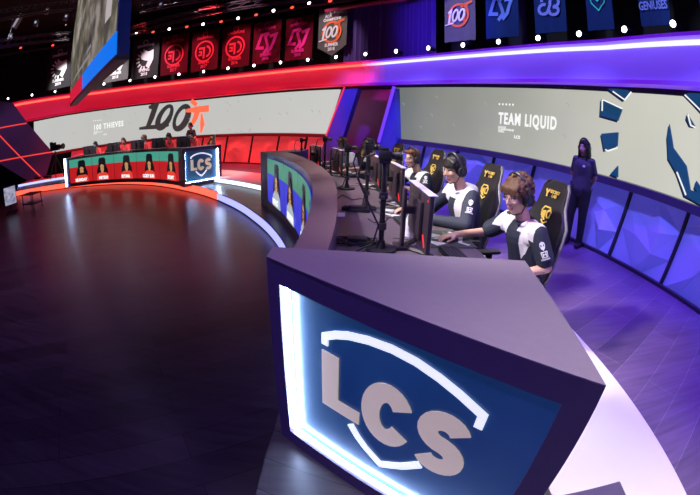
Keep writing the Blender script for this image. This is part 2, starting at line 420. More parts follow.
crest = [[(608, 89), (614, 89), (632, 91), (627.5, 98), (624, 100.5)],
         [(602, 99.5), (623, 109), (618.5, 121), (601, 116)],
         [(602, 134), (618.8, 132.5), (618, 146), (605, 150.5)],
         [(611, 174.5), (618.5, 166), (618.5, 177.5)],
         [(684, 94), (690, 93.5), (720, 95), (720, 133), (704, 115)],
         [(670, 124), (683, 128), (700, 150), (696.5, 126), (688, 113)][:0] or [(688, 114), (696, 127), (690.5, 126), (687, 119)],
         [(670, 124.5), (674, 148), (687, 166), (691, 190), (700, 193), (715, 200), (715, 214), (697, 202.5), (685, 196), (677, 173), (669, 159), (668, 138)],
         [(697, 181), (702, 188), (706, 196), (698, 192), (695, 188)]]
for p in crest:
    onscr(scr_r, 'crest_shadow', [sh(p, -1.6, 1.6)], edge_e, .012); onscr(scr_r, 'crest_shape', [p], navy_e, .03)
def scr_stroke(mb, pts, w, off=.03, d=.012):
    q = [cyl(x, y, RS - off) for x, y in pts]; p0 = q[0][0]
    mb.stroke([(-(rad(ph - p0)) * (RS - off), z) for ph, z in q], w, d, ringmap(p0, RS - off))
for pl in ([(602.3, 111), (602.5, 100.5), (603.5, 100)], [(604, 100.2), (622.5, 108.8)], [(605.5, 149.6), (608, 151), (617.5, 147.8)], [(613, 91.5), (625, 100), (631.5, 92)], [(685, 95), (705, 115)], [(677, 172), (686, 195)], [(688, 114.5), (691, 125.5), (695.5, 127.5)]):
    mbe = MB(); scr_stroke(mbe, pl, .022); mbe.build('crest_highlight', white_e, scr_r, world=True, smooth=False)
def scr_text(mb, s, x, y, h, sx=1., bold=.0, align='LEFT', R=RS - .004, space=1.):
    ph, z = cyl(x, y, R); mb.text(s, h, (0, 0), bold, sx, align, .006, ringmap(ph, R, z), space=space)
mb = MB(); scr_text(mb, 'TEAM LIQUID', 498.4, 123.2, .235, .66, .012, space=1.22); mb.build('title_text', white_e, scr_r, world=True, smooth=False)
mb = MB()
for k in range(5): ph, z = cyl(499.5 + 3.4 * k, 104.1 + .15 * k, RS - .004); MB().stroke([(0, -.02), (0, .02)], .04, .006, ringmap(ph, RS - .004, z)).build('title_dot', white_e, scr_r, world=True, smooth=False)
for k, s in enumerate(('LEAGUE', 'CHAMPIONSHIP', 'SERIES')): q_ = MB(); scr_text(q_, s, 498.2, 127.6 + 2.2 * k, .045, 1.0); q_.build('small_lettering', white_e, scr_r, world=True, smooth=False)
scr_text(mb, 'LCS', 514, 138, .06, 1.2, .003); mb.build('small_lettering', white_e, scr_r, world=True, smooth=False)
mb = MB()
for x, y in ((403, 105), (431, 116), (436, 98), (453, 126), (485, 105), (505, 146), (567, 106), (563, 137), (480, 135), (397, 138), (420, 128)):
    ph, z = cyl(x, y, RS - .004); MB().stroke(arc(0, 0, .05, .05, -20, 120, 6), .014, .004, ringmap(ph, RS - .004, z)).build('faint_mark', faint_e, scr_r, world=True, smooth=False)
# left screen artwork
char_e = M('brush_charcoal', (.02, .02, .02), .5, emit=(.03, .034, .036), es=1.); orange_e = M('slash_orange', (.5, .1, .05), .5, emit=(.95, .17, .08), es=1.)
mb = MB()
scr_stroke(mb, [(149, 107.5), (156.5, 104), (152, 117), (147.5, 128)], [.12, .30, .30, .22], .01, .03)
scr_stroke(mb, [(139.5, 128.6), (150, 127.2), (163, 126.6), (169, 125.2)], [.12, .20, .20, .08], .012, .03)
def brushloop(cx, cy, a, b, sl):
    pts = []
    for k in range(25):
        t = 2 * PI * k / 24; pts.append((cx + a * math.cos(t) - sl * b * math.sin(t), cy + b * math.sin(t)))
    return pts
scr_stroke(mb, brushloop(165, 116.6, 5.3, 10.6, .45), [.25 + .08 * math.sin(k / 4) for k in range(25)], .014, .03)
scr_stroke(mb, brushloop(181.5, 117.6, 6.0, 11.2, .35), [.25 + .08 * math.cos(k / 4) for k in range(25)], .016, .03)
mb.build('brush_number', char_e, scr_l, world=True, smooth=False)
mb = MB()
scr_stroke(mb, [(191.5, 100.6), (196.8, 105.0)], .20, .02, .03)
scr_stroke(mb, [(186.5, 110.8), (197, 109.6), (209, 108.4)], [.14, .28, .30], .02, .03)
scr_stroke(mb, [(198, 110), (195.5, 118), (192.5, 124)], [.30, .26, .20], .024, .03)
scr_stroke(mb, [(201.8, 113.5), (202.6, 124), (201.2, 133)], [.06, .24, .05], .024, .03)
mb.build('slash_letter', orange_e, scr_l, world=True, smooth=False)
mb = MB(); scr_text(mb, '100 THIEVES', 93.5, 130.2, .26, .78, .014, space=1.22); mb.build('title_text', white_e, scr_l, world=True, smooth=False)
mb = MB()
for k in range(5): ph, z = cyl(93.5 + 1.9 * k, 120.8 - .2 * k, RS - .004); MB().stroke([(0, -.025), (0, .025)], .05, .006, ringmap(ph, RS - .004, z)).build('title_dot', white_e, scr_l, world=True, smooth=False)
for k, s in enumerate(('LEAGUE', 'CHAMPIONSHIP', 'SERIES')): q_ = MB(); scr_text(q_, s, 93.5, 132.2 + 1.2 * k, .05, 1.1); q_.build('small_lettering', white_e, scr_l, world=True, smooth=False)
scr_text(mb, 'LCS', 103.5, 135.2, .07, 1.2, .003); mb.build('small_lettering', white_e, scr_l, world=True, smooth=False)
mb = MB()
rnd = random.Random(3)
for k in range(26):
    x = rnd.uniform(70, 320); y = rnd.uniform(112 - (x - 70) * .07, 138 - (x - 70) * .02)
    if 135 < x < 212: continue
    ph, z = cyl(x, y, RS - .004); MB().stroke(arc(0, 0, .06, .06, -20, 120, 5), .02, .004, ringmap(ph, RS - .004, z)).build('faint_mark', glow('graphic_faint_pale', (.42, .43, .42), .9), scr_l, world=True, smooth=False)
# ---- dark portal between the screens
portal_m = M('portal_magenta', (.34, .03, .30), .5, var=.2, nscale=1)
struct(ringbar(37, 54, [(15.9, .1), (16.05, .1), (16.05, 3.1), (15.9, 3.1)]).build('wall_back', portal_m))
mbp = MB()
def slab(px, R0, R1, mat_, name, label, lipm=None):
    q = [cyl(x, y, R0) for x, y in px]
    f = [ring(p, R0, z) for p, z in q]; b = [ring(p, R1, z) for p, z in q]; n = len(q)
    r = empty(name, label, 'pillar', f[-1])
    mb = MB().raw(f + b, [list(range(n)), [n + k for k in reversed(range(n))]] + [[k, (k + 1) % n, (k + 1) % n + n, k + n] for k in range(n)])
    mb.build('shaft', mat_, r, world=True, smooth=False)
    return r
pil_m = M('pillar_blue', (.10, .11, .60), .4, var=.08, nscale=2)
r = slab([(344, 89), (358, 88.5), (343, 136), (334, 166), (316, 166), (327, 134)], 14.30, 14.48, pil_m, 'slanted_pillar', 'blue slanted pillar at the right end of the far screen')
q0, q1 = [ring(*((lambda t: (t[0], 14.28, t[1]))(cyl(x, y, 14.28)))) for x, y in ((344.5, 87), (326, 136))]
MB().tube([q0, q1], .03, 6).build('edge_light', glow('edge_magenta', (.9, .03, .12), 1.1), r, world=True)
r = slab([(395, 88), (396.5, 138), (392, 166), (370, 166), (379, 140), (393, 88)], 14.30, 14.48, pil_m, 'slanted_pillar', 'blue slanted pillar at the left end of the right screen')
q0, q1 = [ring(*((lambda t: (t[0], 14.26, t[1]))(cyl(x, y, 14.26)))) for x, y in ((394, 86.5), (378.5, 142))]
MB().tube([q0, q1], .05, 6).build('edge_light', glow('edge_violet', (.2, .05, 1.), 1.0), r, world=True)
# ---- left wing wall with red light lines
A = ring(cyl(45, 170, 13.2)[0], 13.2); nrm = Vector((-A.x, -A.y, 0)).normalized(); tan_ = Vector((nrm.y, -nrm.x, 0))
nrm = (nrm + tan_ * .0).normalized()
def onwing(x, y, off=0.):
    d = ray(x, y); o = Vector((0, 0, HC)); t = (A + nrm * off - o).dot(nrm) / d.dot(nrm); return o + d * t
wing_m = M('wing_aubergine', (.12, .06, .14), .45, var=.25, nscale=1)
wr = empty('wing_wall', 'dark aubergine angled wall crossed by red light lines, left of the far screen', 'wall', onwing(42, 181))
pl = [(-40, 95), (13, 103), (27, 122), (53, 152.5), (46, 177), (28, 181), (0, 164), (-40, 142)]
f = [onwing(x, y) for x, y in pl]; b = [p - nrm * .25 for p in f]; n = len(f)
MB().raw(f + b, [list(range(n)), [n + k for k in reversed(range(n))]] + [[k, (k + 1) % n, (k + 1) % n + n, k + n] for k in range(n)]).build('panel', wing_m, wr, world=True, smooth=False)
lr = glow('wing_line_red', (1., .06, .05), .95)
for a_, b_ in (((-40, 137), (0, 128)), ((0, 128), (26.6, 123.2)), ((-40, 170), (52.5, 152.0)), ((-30, 108), (0, 135.8)), ((0, 135.8), (41.5, 177.5))):
    if a_[0] == -40 and b_[1] == 128: continue
    MB().tube([onwing(*a_, .02), onwing(*b_, .02)], .035, 6).build('light_line', lr, wr, world=True)
# ---- black drape shell, ceiling
struct(ringbar(-40, 260, [(17.6, ZA), (17.8, ZA), (17.8, 9), (17.6, 9)], 4).build('wall_drape', M('black_drape', (.006, .006, .008), .9)))
mb = MB(); n = 48
mb.raw([(CC.x, CC.y, 8.6)] + [(CC.x + 19 * math.cos(2 * PI * i / n), CC.y + 19 * math.sin(2 * PI * i / n), 8.6) for i in range(n)], [[0, 1 + i, 1 + (i + 1) % n] for i in range(n)])
struct(mb.build('ceiling', black))
# ---- curtain
ca, _z = cyl(436, 30, 16.4); cb, _z = cyl(346, 30, 16.4)
cr_ = empty('stage_curtain', 'dark violet pleated curtain hanging above the fascia between the banner rows', 'curtain', ring((ca + cb) / 2, 16.4, 3.6))
rows = []
nn = 130
for i in range(nn + 1):
    ph = ca + (cb - ca) * i / nn; R = 16.4 + .07 * math.sin(i * 1.05) + .03 * math.sin(i * .37)
    rows.append([ring(ph, R, 3.3), ring(ph, R, 6.6), ring(ph, R + .03, 6.6), ring(ph, R + .03, 3.3)])
MB().loft(rows, closed=True).build('drape', M('curtain_violet', (.14, .08, .34), .8), cr_, world=True)
# ================================================================ DESKS
frame_m = M('desk_frame_plum', (.075, .055, .10), .42, var=.12, nscale=6)
top_m = M('desk_top_grey', (.20, .165, .20), .45, var=.08, nscale=30, bump=.05)
work_m = M('desk_work_plum', (.13, .10, .125), .38, var=.1, nscale=20)
navy_panel = M('panel_navy_acrylic', (.030, .125, .21), .30, var=.35, nscale=2.2, emit=(.004, .034, .07), es=.45)
tube_w = glow('edge_tube_white', (.50, .64, 1.0), 60.0)
gold_m = M('letter_gold', (.66, .58, .38), .45, var=.05, emit=(.55, .46, .32), es=.55)
shield_m = M('shield_white', (.9, .92, .95), .4, emit=(.85, .92, 1.0), es=.85)
ZT_D = 1.14; ZWK = .93
def logo(mbL, mbS, fn):                  # LCS mark, drawn for a 1.41 x 1.14 panel
    mbL[0].poly([(.300, .772), (.400, .772), (.400, .524), (.529, .524), (.529, .447), (.300, .447)], .006, fn)
    mbL[1].stroke(arc(.673, .597, .086, .128, 33, 330, 26), .095, .006, fn)
    mbL[2].stroke(arc(.942, .658, .074, .066, 22, 270, 16) + arc(.940, .524, .076, .066, 90, -150, 16)[1:], .092, .006, fn)
    mbS[0].stroke([(.318, .806), (.318, .850), (.38, .884), (.45, .911), (.55, .934), (.66, .944), (.77, .936), (.87, .912), (.96, .880), (1.065, .832), (1.062, .766)], .036, .006, fn)
    mbS[1].stroke([(.481, .416), (.525, .362), (.575, .318), (.674, .256), (.79, .332), (.876, .412)], .040, .006, fn)
def end_cap(desk, FLp, FRp, back, zt, tubes, world=True):
    """end block of a desk: top polygon FLp -> FRp (front edge) plus back points; lit recessed LCS panel in its front"""
    U = (FRp - FLp); L = U.length; U = U.normalized(); N = Vector((U.y, -U.x, 0))
    fn = lambda p: FLp + U * p.x + Vector((0, 0, p.y)) + N * (p.z)
    k = L / 1.411
    mb = MB()
    ring_o = [(0, 0), (L, 0), (L, zt), (0, zt)]; ring_i = [(.085 * k, .10), (L - .105 * k, .10), (L - .105 * k, zt - .105), (.085 * k, zt - .105)]
    vs = [(u, v, 0) for u, v in ring_o] + [(u, v, 0) for u, v in ring_i] + [(u, v, -.06) for u, v in ring_i]
    fs = [[i, (i + 1) % 4, 4 + (i + 1) % 4, 4 + i] for i in range(4)] + [[4 + i, 4 + (i + 1) % 4, 8 + (i + 1) % 4, 8 + i] for i in range(4)]
    mb.raw(vs, fs, fn)
    poly = [FLp, FRp] + back                       # plan outline
    n = len(poly)
    sv = [Vector((p.x, p.y, 0)) for p in poly] + [Vector((p.x, p.y, zt)) for p in poly]
    mb.raw(sv, [[i, (i + 1) % n, n + (i + 1) % n, n + i] for i in range(1, n)])
    mb.build('end_frame', frame_m, desk, world=True, smooth=False)
    tri = tessellate_polygon([[Vector((p.x, p.y, 0)) for p in poly]])
    mb = MB(); e = .0
    up = [Vector((p.x, p.y, zt + .004)) for p in poly]
    mb.raw(up + [p - Vector((0, 0, .02)) for p in up], [list(t) for t in tri] + [[i, (i + 1) % n, n + (i + 1) % n, n + i] for i in range(n)])
    mb.build('end_top', top_m, desk, world=True, smooth=False)
    u0, u1, v0, v1 = .085 * k, L - .105 * k, .10, zt - .105
    pn = MB().raw([(u0, v0, -.058), (u1, v0, -.058), (u1, v1, -.058), (u0, v1, -.058)], [[0, 1, 2, 3]], fn).build('lit_panel', navy_panel, desk, world=True, smooth=False)
    fl = lambda p: fn(Vector((p.x * k, p.y, p.z - .055)))
    a, b = (MB(), MB(), MB()), (MB(), MB()); logo(a, b, fl)
    [q_.build('letter', gold_m, pn, world=True, smooth=False) for q_ in a]; b[0].build('shield_arch', shield_m, pn, world=True, smooth=False); b[1].build('shield_tip', shield_m, pn, world=True, smooth=False)
    seg = dict(left=((u0 + .014, v0), (u0 + .014, v1)), bottom=((u0, v0 + .014), (u1, v0 + .014)), right=((u1 - .014, v0), (u1 - .014, v1)), top=((u0, v1 - .014), (u1, v1 - .014)))
    for s, r_ in tubes:
        p, q = seg[s]
        MB().tube([fn(Vector((*p, -.035))), fn(Vector((*q, -.035)))], r_, 8).build('edge_tube', tube_w, pn, world=True)
def band(f0, f1, z, p0, p1, th=.03):
    return ringbar(p0, p1, lambda ph: [(f0(ph), z - th), (f1(ph), z - th), (f1(ph), z), (f0(ph), z)])
RFn = lambda ph: interp([(1, 9.77), (8, 9.84), (14, 9.93), (22, 10.04), (28, 10.13), (35.6, 10.28), (38.5, 10.34)], ph)     # inner face of the near desk
RLn = lambda ph: RFn(ph) + interp([(1, .16), (10, .2), (25, .30), (38, .44)], ph)
def tile(desk, p_a, p_b, R, z0, z1, back_top, back_low, hair, skin, shirt, name, seed):
    """one webcam picture on the curved front display; p_a is its left end seen from the arena"""
    Rm = (R(p_a) + R(p_b)) / 2; w_ = rad(abs(p_a - p_b)) * Rm; h = z1 - z0
    def mk(d):
        def f(p):
            ph = p_a - math.degrees(p.x / Rm); return ring(ph, R(ph) - .016 - p.z - d, z0 + p.y)
        return f
    rnd = random.Random(seed)
    def strip_(u0, v0, u1, v1, d, off, n=8):
        return MB().loft([[(u, v0, 0), (u, v1, 0), (u, v1, d), (u, v0, d)] for u in [u0 + (u1 - u0) * i / n for i in range(n + 1)]], closed=True, fn=mk(off), cap=True)
    g = .012
    t = strip_(g, 0, w_ - g, h, .006, .0).build('display_tile', back_low, desk, world=True, smooth=False)
    strip_(g, h * .66, w_ - g, h, .004, .006).build('backdrop_strip', back_top, t, world=True, smooth=False)
    cx = w_ * (.5 + rnd.uniform(-.06, .06)); s = h
    mb = MB()
    mb.poly([(cx - s * .30, s * .10), (cx + s * .30, s * .10), (cx + s * .30, s * .42), (cx + s * .20, s * .62), (cx + s * .19, s * .86), (cx + s * .12, s * .93), (cx - s * .12, s * .93), (cx - s * .19, s * .86), (cx - s * .20, s * .62), (cx - s * .30, s * .42)], .004, mk(.010))
    mb.build('chair_shape', glow('pic_black', (.004, .004, .005), 1.), t, world=True, smooth=False)
    mb = MB(); mb.poly([(cx - s * .34, 0), (cx - s * .30, s * .24), (cx - s * .12, s * .36), (cx + s * .12, s * .36), (cx + s * .30, s * .24), (cx + s * .34, 0)], .004, mk(.013))
    mb.build('shirt_shape', shirt, t, world=True, smooth=False)
    mb = MB(); mb.poly(arc(cx, s * .52, s * .115, s * .17, 0, 360, 18)[:-1], .004, mk(.016)); mb.poly([(cx - s * .06, s * .3), (cx + s * .06, s * .3), (cx + s * .07, s * .45), (cx - s * .07, s * .45)], .004, mk(.016))
    mb.build('face_shape', skin, t, world=True, smooth=False)
    mb = MB(); hp = arc(cx, s * .62, s * .15, s * .20, -15, 195, 14); hp += [(cx - s * .10, s * .60), (cx - s * .03, s * .66), (cx + s * .06, s * .63), (cx + s * .11, s * .58)]
    mb.poly(hp, .004, mk(.019))
    for k in (-1, 1): mb.poly(arc(cx + k * s * .12, s * .50, s * .035, s * .07, 0, 360, 10)[:-1], .004, mk(.021))
    mb.stroke([(cx - s * .05, s * .545), (cx - s * .02, s * .54)], s * .02, .003, mk(.021)); mb.stroke([(cx + s * .05, s * .545), (cx + s * .02, s * .54)], s * .02, .003, mk(.021))
    mb.stroke([(cx - s * .03, s * .43), (cx + s * .03, s * .43)], s * .018, .003, mk(.021))
    mb.build('hair_shape', hair, t, world=True, smooth=False)
    mb = MB(); mb.text(name, s * .115, (w_ / 2, s * .05), .008, .85, 'CENTER', .004, mk(.024)); mb.build('name_text', white_pic, t, world=True, smooth=False)
white_pic = glow('pic_white', (.9, .92, .95), 1.1)
teal_t = glow('pic_teal', (.06, .36, .26), .9); red_l = glow('pic_red', (.50, .012, .015), 1.0); blue_l = glow('pic_blue', (.035, .04, .62), 1.0)
hair_p = glow('pic_hair', (.006, .005, .006), 1.); skin_p = glow('pic_skin', (.62, .30, .12), .9); shirt_r = glow('pic_shirt_red', (.80, .05, .03), 1.); shirt_w = glow('pic_shirt_pale', (.45, .52, .55), .9); green_t = glow('pic_green', (.05, .27, .14), .9)
def desk_front(desk, RF, p0, p1, zt):
    n = int(abs(p1 - p0) / .8) + 2
    ringbar(p0, p1, lambda ph: [(RF(ph), 0), (RF(ph) + .05, 0), (RF(ph) + .05, zt - .02), (RF(ph), zt - .02)]).build('front_panel', frame_m, desk, world=True)
# ---- near desk
nd = empty('player_desk', 'long curved plum player desk with a big lit gold lettered end panel, nearest the camera', 'desk', (-.1, 2.5, 0))
FL, FR = Vector((-.37, 1.53, 0)), Vector((.70, .61, 0)); BL, BR = Vector((-.365, 1.66, 0)), Vector((.855, 1.575, 0))
NP0, NP1 = 2.0, 36.0
end_cap(nd, FL, FR, [BR, BL], ZT_D, [('left', .012), ('bottom', .008)])
desk_front(nd, RFn, NP0 - .5, NP1, ZT_D)
band(RFn, RLn, ZT_D, NP0 - .3, NP1, .05).build('ledge', M('ledge_brown', (.17, .115, .125), .45, var=.08, nscale=25), nd, world=True)
ringbar(NP0, NP1, lambda ph: [(RLn(ph) - .03, ZWK - .03), (RLn(ph), ZWK - .03), (RLn(ph), ZT_D - .05), (RLn(ph) - .03, ZT_D - .05)]).build('ledge_riser', frame_m, nd, world=True)
band(lambda p: RLn(p) - .03, lambda p: 10.97, ZWK, NP0, NP1, .04).build('worktop', work_m, nd, world=True)
# far end block
e0, e1 = ring(NP1, RFn(NP1)), ring(NP1, 11.6)
mb = MB(); pl = [ring(NP1 - .3, RFn(NP1)), ring(NP1 + 2.2, RFn(NP1) + .02), ring(NP1 + 2.2, 11.5), ring(NP1 - .3, 11.05)]
mb.raw([Vector((p.x, p.y, 0)) for p in pl] + [Vector((p.x, p.y, ZT_D)) for p in pl], [[3, 2, 1, 0], [4, 5, 6, 7]] + [[i, (i + 1) % 4, 4 + (i + 1) % 4, 4 + i] for i in range(4)])
mb.build('end_block', frame_m, nd, world=True, smooth=False)
# desk legs / modesty panel towards the players
ringbar(NP0, NP1, [(10.55, ZW if False else 0), (10.58, 0), (10.58, ZWK - .04), (10.55, ZWK - .04)]).build('modesty_panel', frame_m, nd, world=True)
tb_n = [35.5, 28.4, 21.9, 15.4, 8.9, 2.6]
nm = ['IMPACT', 'BROXAH', 'JENSEN', 'DOUBLELIFT', 'CORE JJ']
for k in range(5):
    tile(nd, tb_n[k], tb_n[k + 1], RFn, .17, 1.04, green_t, blue_l, hair_p, skin_p, shirt_w, nm[k], k)
# ---- far desk
fd = empty('player_desk', 'long curved far desk with a row of five red webcam pictures on its front', 'desk', ring(78, 10.4))
FP0, FP1 = 58.6, 95.1
RFf = lambda ph: 10.30 - .0075 * (ph - 78) - .001 * (ph - 78) ** 2
fl_, fr_ = ring(58.9, 10.02), ring(58.4, 11.42)
end_cap(fd, fl_, fr_, [ring(61.2, 11.3), ring(61.2, 10.12)], ZT_D, [('right', .022), ('left', .006), ('bottom', .006)])
desk_front(fd, RFf, 60.9, FP1, ZT_D)
band(RFf, lambda p: RFf(p) + .35, ZT_D, 60.9, FP1, .05).build('ledge', MATS['ledge_brown'], fd, world=True)
band(lambda p: RFf(p) + .3, lambda p: 11.1, ZWK, 60.9, FP1, .04).build('worktop', work_m, fd, world=True)
mb = MB(); pl = [ring(FP1, RFf(FP1)), ring(FP1 + .8, RFf(FP1)), ring(FP1 + .8, 11.1), ring(FP1, 11.1)]
mb.raw([Vector((p.x, p.y, 0)) for p in pl] + [Vector((p.x, p.y, ZT_D)) for p in pl], [[3, 2, 1, 0], [4, 5, 6, 7]] + [[i, (i + 1) % 4, 4 + (i + 1) % 4, 4 + i] for i in range(4)])
mb.build('end_block', frame_m, fd, world=True, smooth=False)
MB().tube([ring(FP1 + .95, RFf(FP1) - .02, .04), ring(FP1 + .95, RFf(FP1) - .02, ZT_D)], .045, 8).build('end_tube', glow('end_tube_white', (.45, .60, 1.0), 14.), fd, world=True)
fn_ = ['SSUMDAY', 'METEOS', 'RYOMA', 'CODY SUN', 'STUNT']
def onface(x):
    R = 10.1
    for _ in range(8): ph = cyl(x, 172, R)[0]; R = RFf(ph) - .02
    return ph
fb = [onface(x) for x in (69.5, 92.5, 114.5, 137, 160, 181)]
for k in range(5):
    tile(fd, fb[k], fb[k + 1], RFf, .14, 1.05, teal_t, red_l, hair_p, skin_p, shirt_r, fn_[k], 20 + k)
# ================================================================ CHAIRS, MONITORS, CAMERAS
leather = M('chair_black', (.022, .022, .026), .42, var=.2, nscale=10)
grey_piping = M('chair_grey_edge', (.17, .16, .18), .45)
gold_t = M('chair_gold', (.80, .56, .12), .5)
plastic = M('black_plastic', (.014, .014, .016), .4, var=.2, nscale=12)
steel = M('dark_steel', (.10, .10, .11), .35, metal=.8)
def chair_back_rows(off, inset=0.):
    rows = []
    prof = [(.50, .22, .07), (.56, .255, .085), (.68, .265, .10), (.82, .275, .10), (.96, .285, .09), (1.06, .275, .08), (1.13, .225, .075), (1.20, .185, .075), (1.28, .175, .07), (1.35, .165, .06), (1.395, .135, .045), (1.41, .08, .02)]
    for z, w_, t in prof:
        y = .21 + (z - .5) * .24
        w_ -= inset; pts = []
        for k in range(20):
            a = 2 * PI * k / 20; c, s = math.cos(a), math.sin(a)
            x = w_ * math.copysign(abs(c) ** .55, c); yy = t * .5 * math.copysign(abs(s) ** .6, s)
            if s < 0: yy += -.045 * min(1, abs(c) * 1.15) ** 3 * (1 if z < 1.1 else .5) + .012
            pts.append((x, y + yy + off, z))
        rows.append(pts)
    return rows
def make_chair(label, group):
    c = empty('gaming_chair', label, 'chair', group=group)
    mb = MB().loft(chair_back_rows(0), closed=True, cap=True); bk = mb.build('backrest', leather, c, sharp=50)
    # grey rim that follows the outline
    rr = chair_back_rows(0)
    for sgn, k in ((1, 0), (-1, 10)):
        MB().tube([r_[k] for r_ in rr[1:-1]], .016, 6).build('edge_trim', grey_piping, bk)
    fb_ = lambda z0: (lambda p: (p.x, .21 + (z0 + p.y - .5) * .24 - (.048 if z0 < 1.1 else .036) - p.z, z0 + p.y))
    mb = MB(); f1 = fb_(1.30)
    mb.stroke([(-.085, .030), (-.062, -.005), (-.062, -.035)], .016, .006, f1); mb.stroke([(-.040, .030), (-.062, -.005)], .016, .006, f1)
    mb.text('SECRET', .026, (.035, .004), .001, 1., 'CENTER', .004, f1); mb.text('LAB', .026, (.035, -.030), .001, 1., 'CENTER', .004, f1)
    mb.build('brand_mark', gold_t, bk, smooth=False)
    mb = MB(); f2 = fb_(1.13)
    mb.stroke([(-.052, -.03), (-.062, .02), (-.035, .055), (.035, .055), (.062, .02), (.052, -.03)], .012, .006, f2)
    mb.stroke([(-.035, .02), (-.035, -.045)], .018, .006, f2); mb.stroke([(-.012, .025), (-.012, -.05), (.006, -.05)], .015, .006, f2); mb.stroke(arc(.03, .0, .018, .03, 60, 300, 8), .014, .006, f2)
    mb.stroke([(-.04, -.06), (0, -.085), (.04, -.06)], .012, .006, f2)
    mb.build('emblem', gold_t, bk, smooth=False)
    mb = MB().box((0, -.03, .455), (.52, .52, .10), .045)
    for k in (-1, 1): mb.box((k * .235, -.03, .49), (.09, .50, .10), .04)
    mb.build('seat', leather, c)
    for k in (-1, 1):
        mb = MB().box((k * .33, .0, .555), (.035, .06, .24), .01).box((k * .30, .0, .435), (.10, .08, .03), .008)
        a = mb.build('armrest', plastic, c); MB().box((k * .33, -.03, .685), (.09, .27, .03), .014).build('arm_pad', leather, a)
    MB().cylz((0, 0, .10), .03, .32, 12).build('gas_column', steel, c)
    mb = MB().cylz((0, 0, .085), .055, .05, 12)
    for k in range(5):
        a = 2 * PI * k / 5 + .3; mb.tube([(0, 0, .11), (.30 * math.cos(a), .30 * math.sin(a), .075)], [.032, .022], 8)
    bs = mb.build('star_base', plastic, c)
    for k in range(5):
        a = 2 * PI * k / 5 + .3; x, y = .30 * math.cos(a), .30 * math.sin(a)
        MB().tube([(x - .022, y, .03), (x + .022, y, .03)], .03, 10).build('caster', plastic, bs)
    return c
# players round the near desk: phi, R, extra yaw
NEARP = [(5.2, 11.36), (9.5, 11.23), (17.3, 11.48), (24.3, 11.52), (29.9, 11.55)]
CHP = [(5.7, 11.29), (10.1, 11.19), (17.9, 11.40), (23.7, 11.40), (29.6, 11.47)]
FARP = [cyl(x, y, 11.5)[0] for x, y in ((98, 143), (126, 141), (147, 138), (172, 138), (195.6, 134))]
chl = ['black and gold gaming chair behind the curly haired player, nearest the camera', 'black and gold gaming chair behind the player in the navy hoodie',
       'black and gold gaming chair behind the reddish haired player', 'black and gold gaming chair behind the fourth player, half hidden by cameras', 'black and gold gaming chair of the fifth player at the near desk']
ch0 = make_chair(chl[0], 'gaming chairs at the near desk')
ch0.location = ring(*CHP[0], ZW); ch0.rotation_euler = (0, 0, rad(CHP[0][0] - 90 + 4)); ch0.scale = (.91, .91, .92)
for k in range(1, 5):
    dup(ch0, ring(*CHP[k], ZW), rad(CHP[k][0] - 90 + (4 if k < 3 else 0)), chl[k])
for k in range(5):
    dup(ch0, ring(FARP[k] - .9, 11.72, ZW), rad(FARP[k] - 90 - 12), 'black gaming chair behind the %s red player from the left at the far desk' % ordn[k], 'gaming chairs at the far desk')
# ---- monitors: origin on the worktop, front (screen) faces +Y, back towards -Y (arena)
red_acc = glow('monitor_red', (1., .02, .03), 1.2); cyan_acc = glow('monitor_cyan', (.02, .55, .75), 2.2)
back_m = M('monitor_back', (.035, .026, .034), .38, var=.15, nscale=20)
scr_on = glow('monitor_screen', (.32, .35, .55), .8); edge_m = M('monitor_top_lit', (.62, .56, .74), .4)  # pale lavender edge paints the light from above on the monitor tops
def make_monitor(label, acc, group):
    r = empty('gaming_monitor', label, 'monitor', group=group)
    rot = Matrix.Rotation(rad(0), 3, 'X')
    pn = MB().box((0, .0, .225), (.60, .028, .36), .006).build('panel', back_m, r)
    MB().poly([(-.285, .065), (.285, .065), (.285, .39), (-.285, .39)], .003, lambda p: (-p.x, .0145 + p.z, p.y)).build('screen', scr_on, pn, smooth=False)
    MB().box((0, -.024, .225), (.34, .03, .24), .012).build('rear_shell', back_m, pn)
    for s in (-1, 1): MB().stroke([(s * .20, .15), (s * .255, .085)], .014, .004, lambda p: (p.x, -.0145 - p.z, p.y)).build('light_slash', acc, pn, smooth=False)
    MB().poly([(.255, .365), (.268, .365), (.268, .377), (.255, .377)], .003, lambda p: (p.x, -.0145 - p.z, p.y)).build('logo_dot', acc, pn, smooth=False)
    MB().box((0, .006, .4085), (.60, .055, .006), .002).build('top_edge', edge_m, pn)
    MB().box((0, -.105, .20), (.07, .022, .40), .006).build('stand_column', back_m, r)
    MB().box((0, -.068, .26), (.05, .07, .05), .008).build('stand_arm', back_m, r)
    mb = MB()
    for s in (-1, 1): mb.tube([(0, -.105, .012), (s * .20, .06, .010)], [.02, .014], 6)
    mb.box((0, -.115, .01), (.14, .08, .02), .006)
    mb.build('stand_foot', back_m, r)
    return r
mon_spec = [((412.5, 434), 'black gaming monitor nearest the camera, in front of the curly haired player'), ((386, 404), 'black gaming monitor second from the camera, in front of the navy hoodie player'),
            ((371, 384), 'black gaming monitor third from the camera, behind the black camera rig'), ((331, 345), 'black gaming monitor fourth from the camera with a red light slash'), ((310, 323), 'black gaming monitor fifth from the camera, farthest on the near desk')]
MONP = []
mon0 = make_monitor(mon_spec[0][1], red_acc, 'gaming monitors on the near desk')
mxy = [(.445, 2.36, 3), (.44, 3.72, 6), (.29, 4.62, 8), (-.235, 5.70, 16), (-.64, 6.50, 20)]
for k, (x, y, yaw) in enumerate(mxy):
    # local +Y (screen) turns towards the player (+x in plan), long side runs along the desk
    rz = rad(-90 + yaw)
    if k == 0: mon0.location = (x, y, ZWK); mon0.rotation_euler = (0, 0, rz)
    else: dup(mon0, (x, y, ZWK), rz, mon_spec[k][1])
fm0 = None
